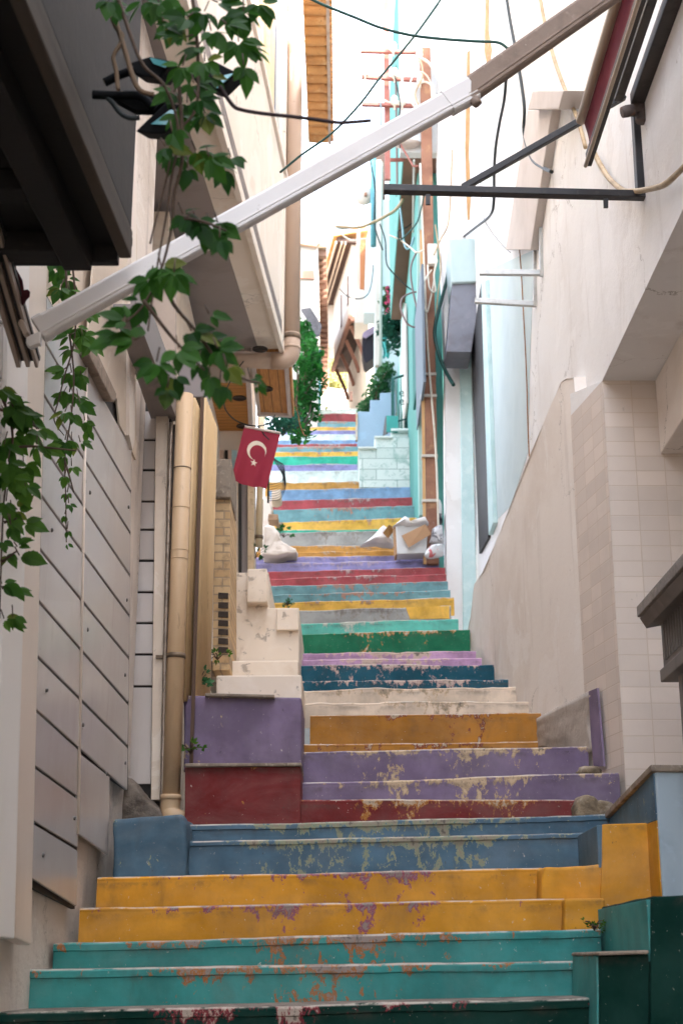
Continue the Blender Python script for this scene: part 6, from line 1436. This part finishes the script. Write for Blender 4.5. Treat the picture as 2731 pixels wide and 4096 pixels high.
mid_st = [[(x * D, y * D) for x, y in s] for s in ([(150,590),(155,680),(160,760),(170,860),(165,950),(150,1050),(152,1150),(153,1245)], [(165,590),(175,700),(170,790),(150,860),(135,920),(125,965),(148,1000)], [(150,1060),(162,1100),(170,1130)])]
vine('thin vine of small leaves dangling before the pale clad boards', 5.85, mid_st, mid, 12, lf_vine, .08, rad=.005)
rl = random.Random(99)
lft = dp_([(rl.uniform(-15, 60), rl.uniform(885, 1110), rl.uniform(70, 115), rl.uniform(-10, 110), 5) for _ in range(4)]) + dp_([(rl.uniform(-15, 35), rl.uniform(1110, 1300), rl.uniform(60, 95), rl.uniform(0, 110), 3) for _ in range(3)]) + dp_([(0,890,90,40,3),(20,905,90,30,3),(15,950,100,20,5),(45,960,110,25,5),(60,990,90,30,3),(85,985,90,20,3),(30,1000,100,60,5),(10,1020,110,100,5),(85,1020,80,80,3),(100,1030,90,20,3),(20,1060,100,80,5),(55,1070,90,60,5),(40,1110,90,60,3),(60,1115,80,40,3),(10,1090,90,120,3),(15,1150,90,80,3),(40,1170,80,-40,3),(55,1200,90,20,3),(25,1205,70,60,3),(40,1255,80,-20,3),(45,1275,90,15,3),(15,1270,70,60,3),(5,1340,80,20,3),(35,1355,75,20,3),(10,1420,80,20,3),(30,1415,70,60,3)])
lft_st = [[(x * D, y * D) for x, y in s] for s in ([(-10,880),(20,950),(30,1010),(20,1080),(10,1150),(5,1250),(0,1420)], [(0,940),(50,960),(90,985)], [(20,1030),(70,1025),(130,1030),(175,1035)], [(10,1200),(40,1190)], [(5,1290),(40,1265)], [(5,1350),(40,1340)])]
vine('leafy vine at the edge of the view beside the cream corner post', 5.0, lft_st, lft, 13, lf_vine, .10, rad=.006, szk=1.1)
# weeds in the joints
def weed(label, px, py, Y, n, s, seed, mat=lf_vine):
    rnd = random.Random(seed); t = thing('weed', label, 'weed', P(px, py, Y)); lm = MB(); sm = MB(); b = P(px, py, Y)
    for k in range(n):
        a = Vector((rnd.uniform(-1, 1), rnd.uniform(-.8, .1), rnd.uniform(.1, 1))); tip = b + a * s * rnd.uniform(.5, 1); sm.tube([b, (b + tip) / 2 + Vector((0, 0, .02)), tip], .003, 4)
        leaf_cluster(lm, sm, tip, a + Vector((0, 0, -.4)), s * .45, rnd, 3)
    sm.build('stem', stem_m, t, recalc=False); lm.build('foliage', mat, t, recalc=False)
weed('small weed sprouting beside the drainpipe in front of the purple plinth', 762, 3015, 8.5, 9, .09, 41)
weed('small weed in the joint above the teal step by the yellow block', 2375, 3722, 6.70, 14, .045, 42)
weed('tuft of weeds on top of the purple plinth beside the drainpipe', 790, 2760, 8.9, 16, .11, 43, lf_bush)
weed('weed growing at the foot of the brick pier', 870, 2640, 9.85, 9, .09, 44)
weed('bright green weed at the end of the grey landing', 1135, 2150, 16.7, 10, .14, 45, lf_ivy)
weed('weed below the cream drainpipe beside the lilac step', 1022, 2235, 15.2, 10, .12, 46, lf_bush)
weed('fringe of weeds behind the raised marble slab', 1150, 2424, 12.6, 22, .05, 47, lf_bush)
# ---------------------------------------------------------------- ground
gm = surf('earth_ground', '6f675e', [('544d46', .8, .4, .7, .5)])
mb = MB()
def fnG(a, b):
    x = -150 + 300 * a; y = -60 + 400 * b
    z = -.4 if y < 4 else min(-.9 + (y - 5) * .33, 9.0)
    return Vector((x, y, z if abs(x) < 20 or y < 4 else z))
mb.grid(fnG, 30, 200); g = mb.build('ground', gm, recalc=False); g['kind'] = 'structure'
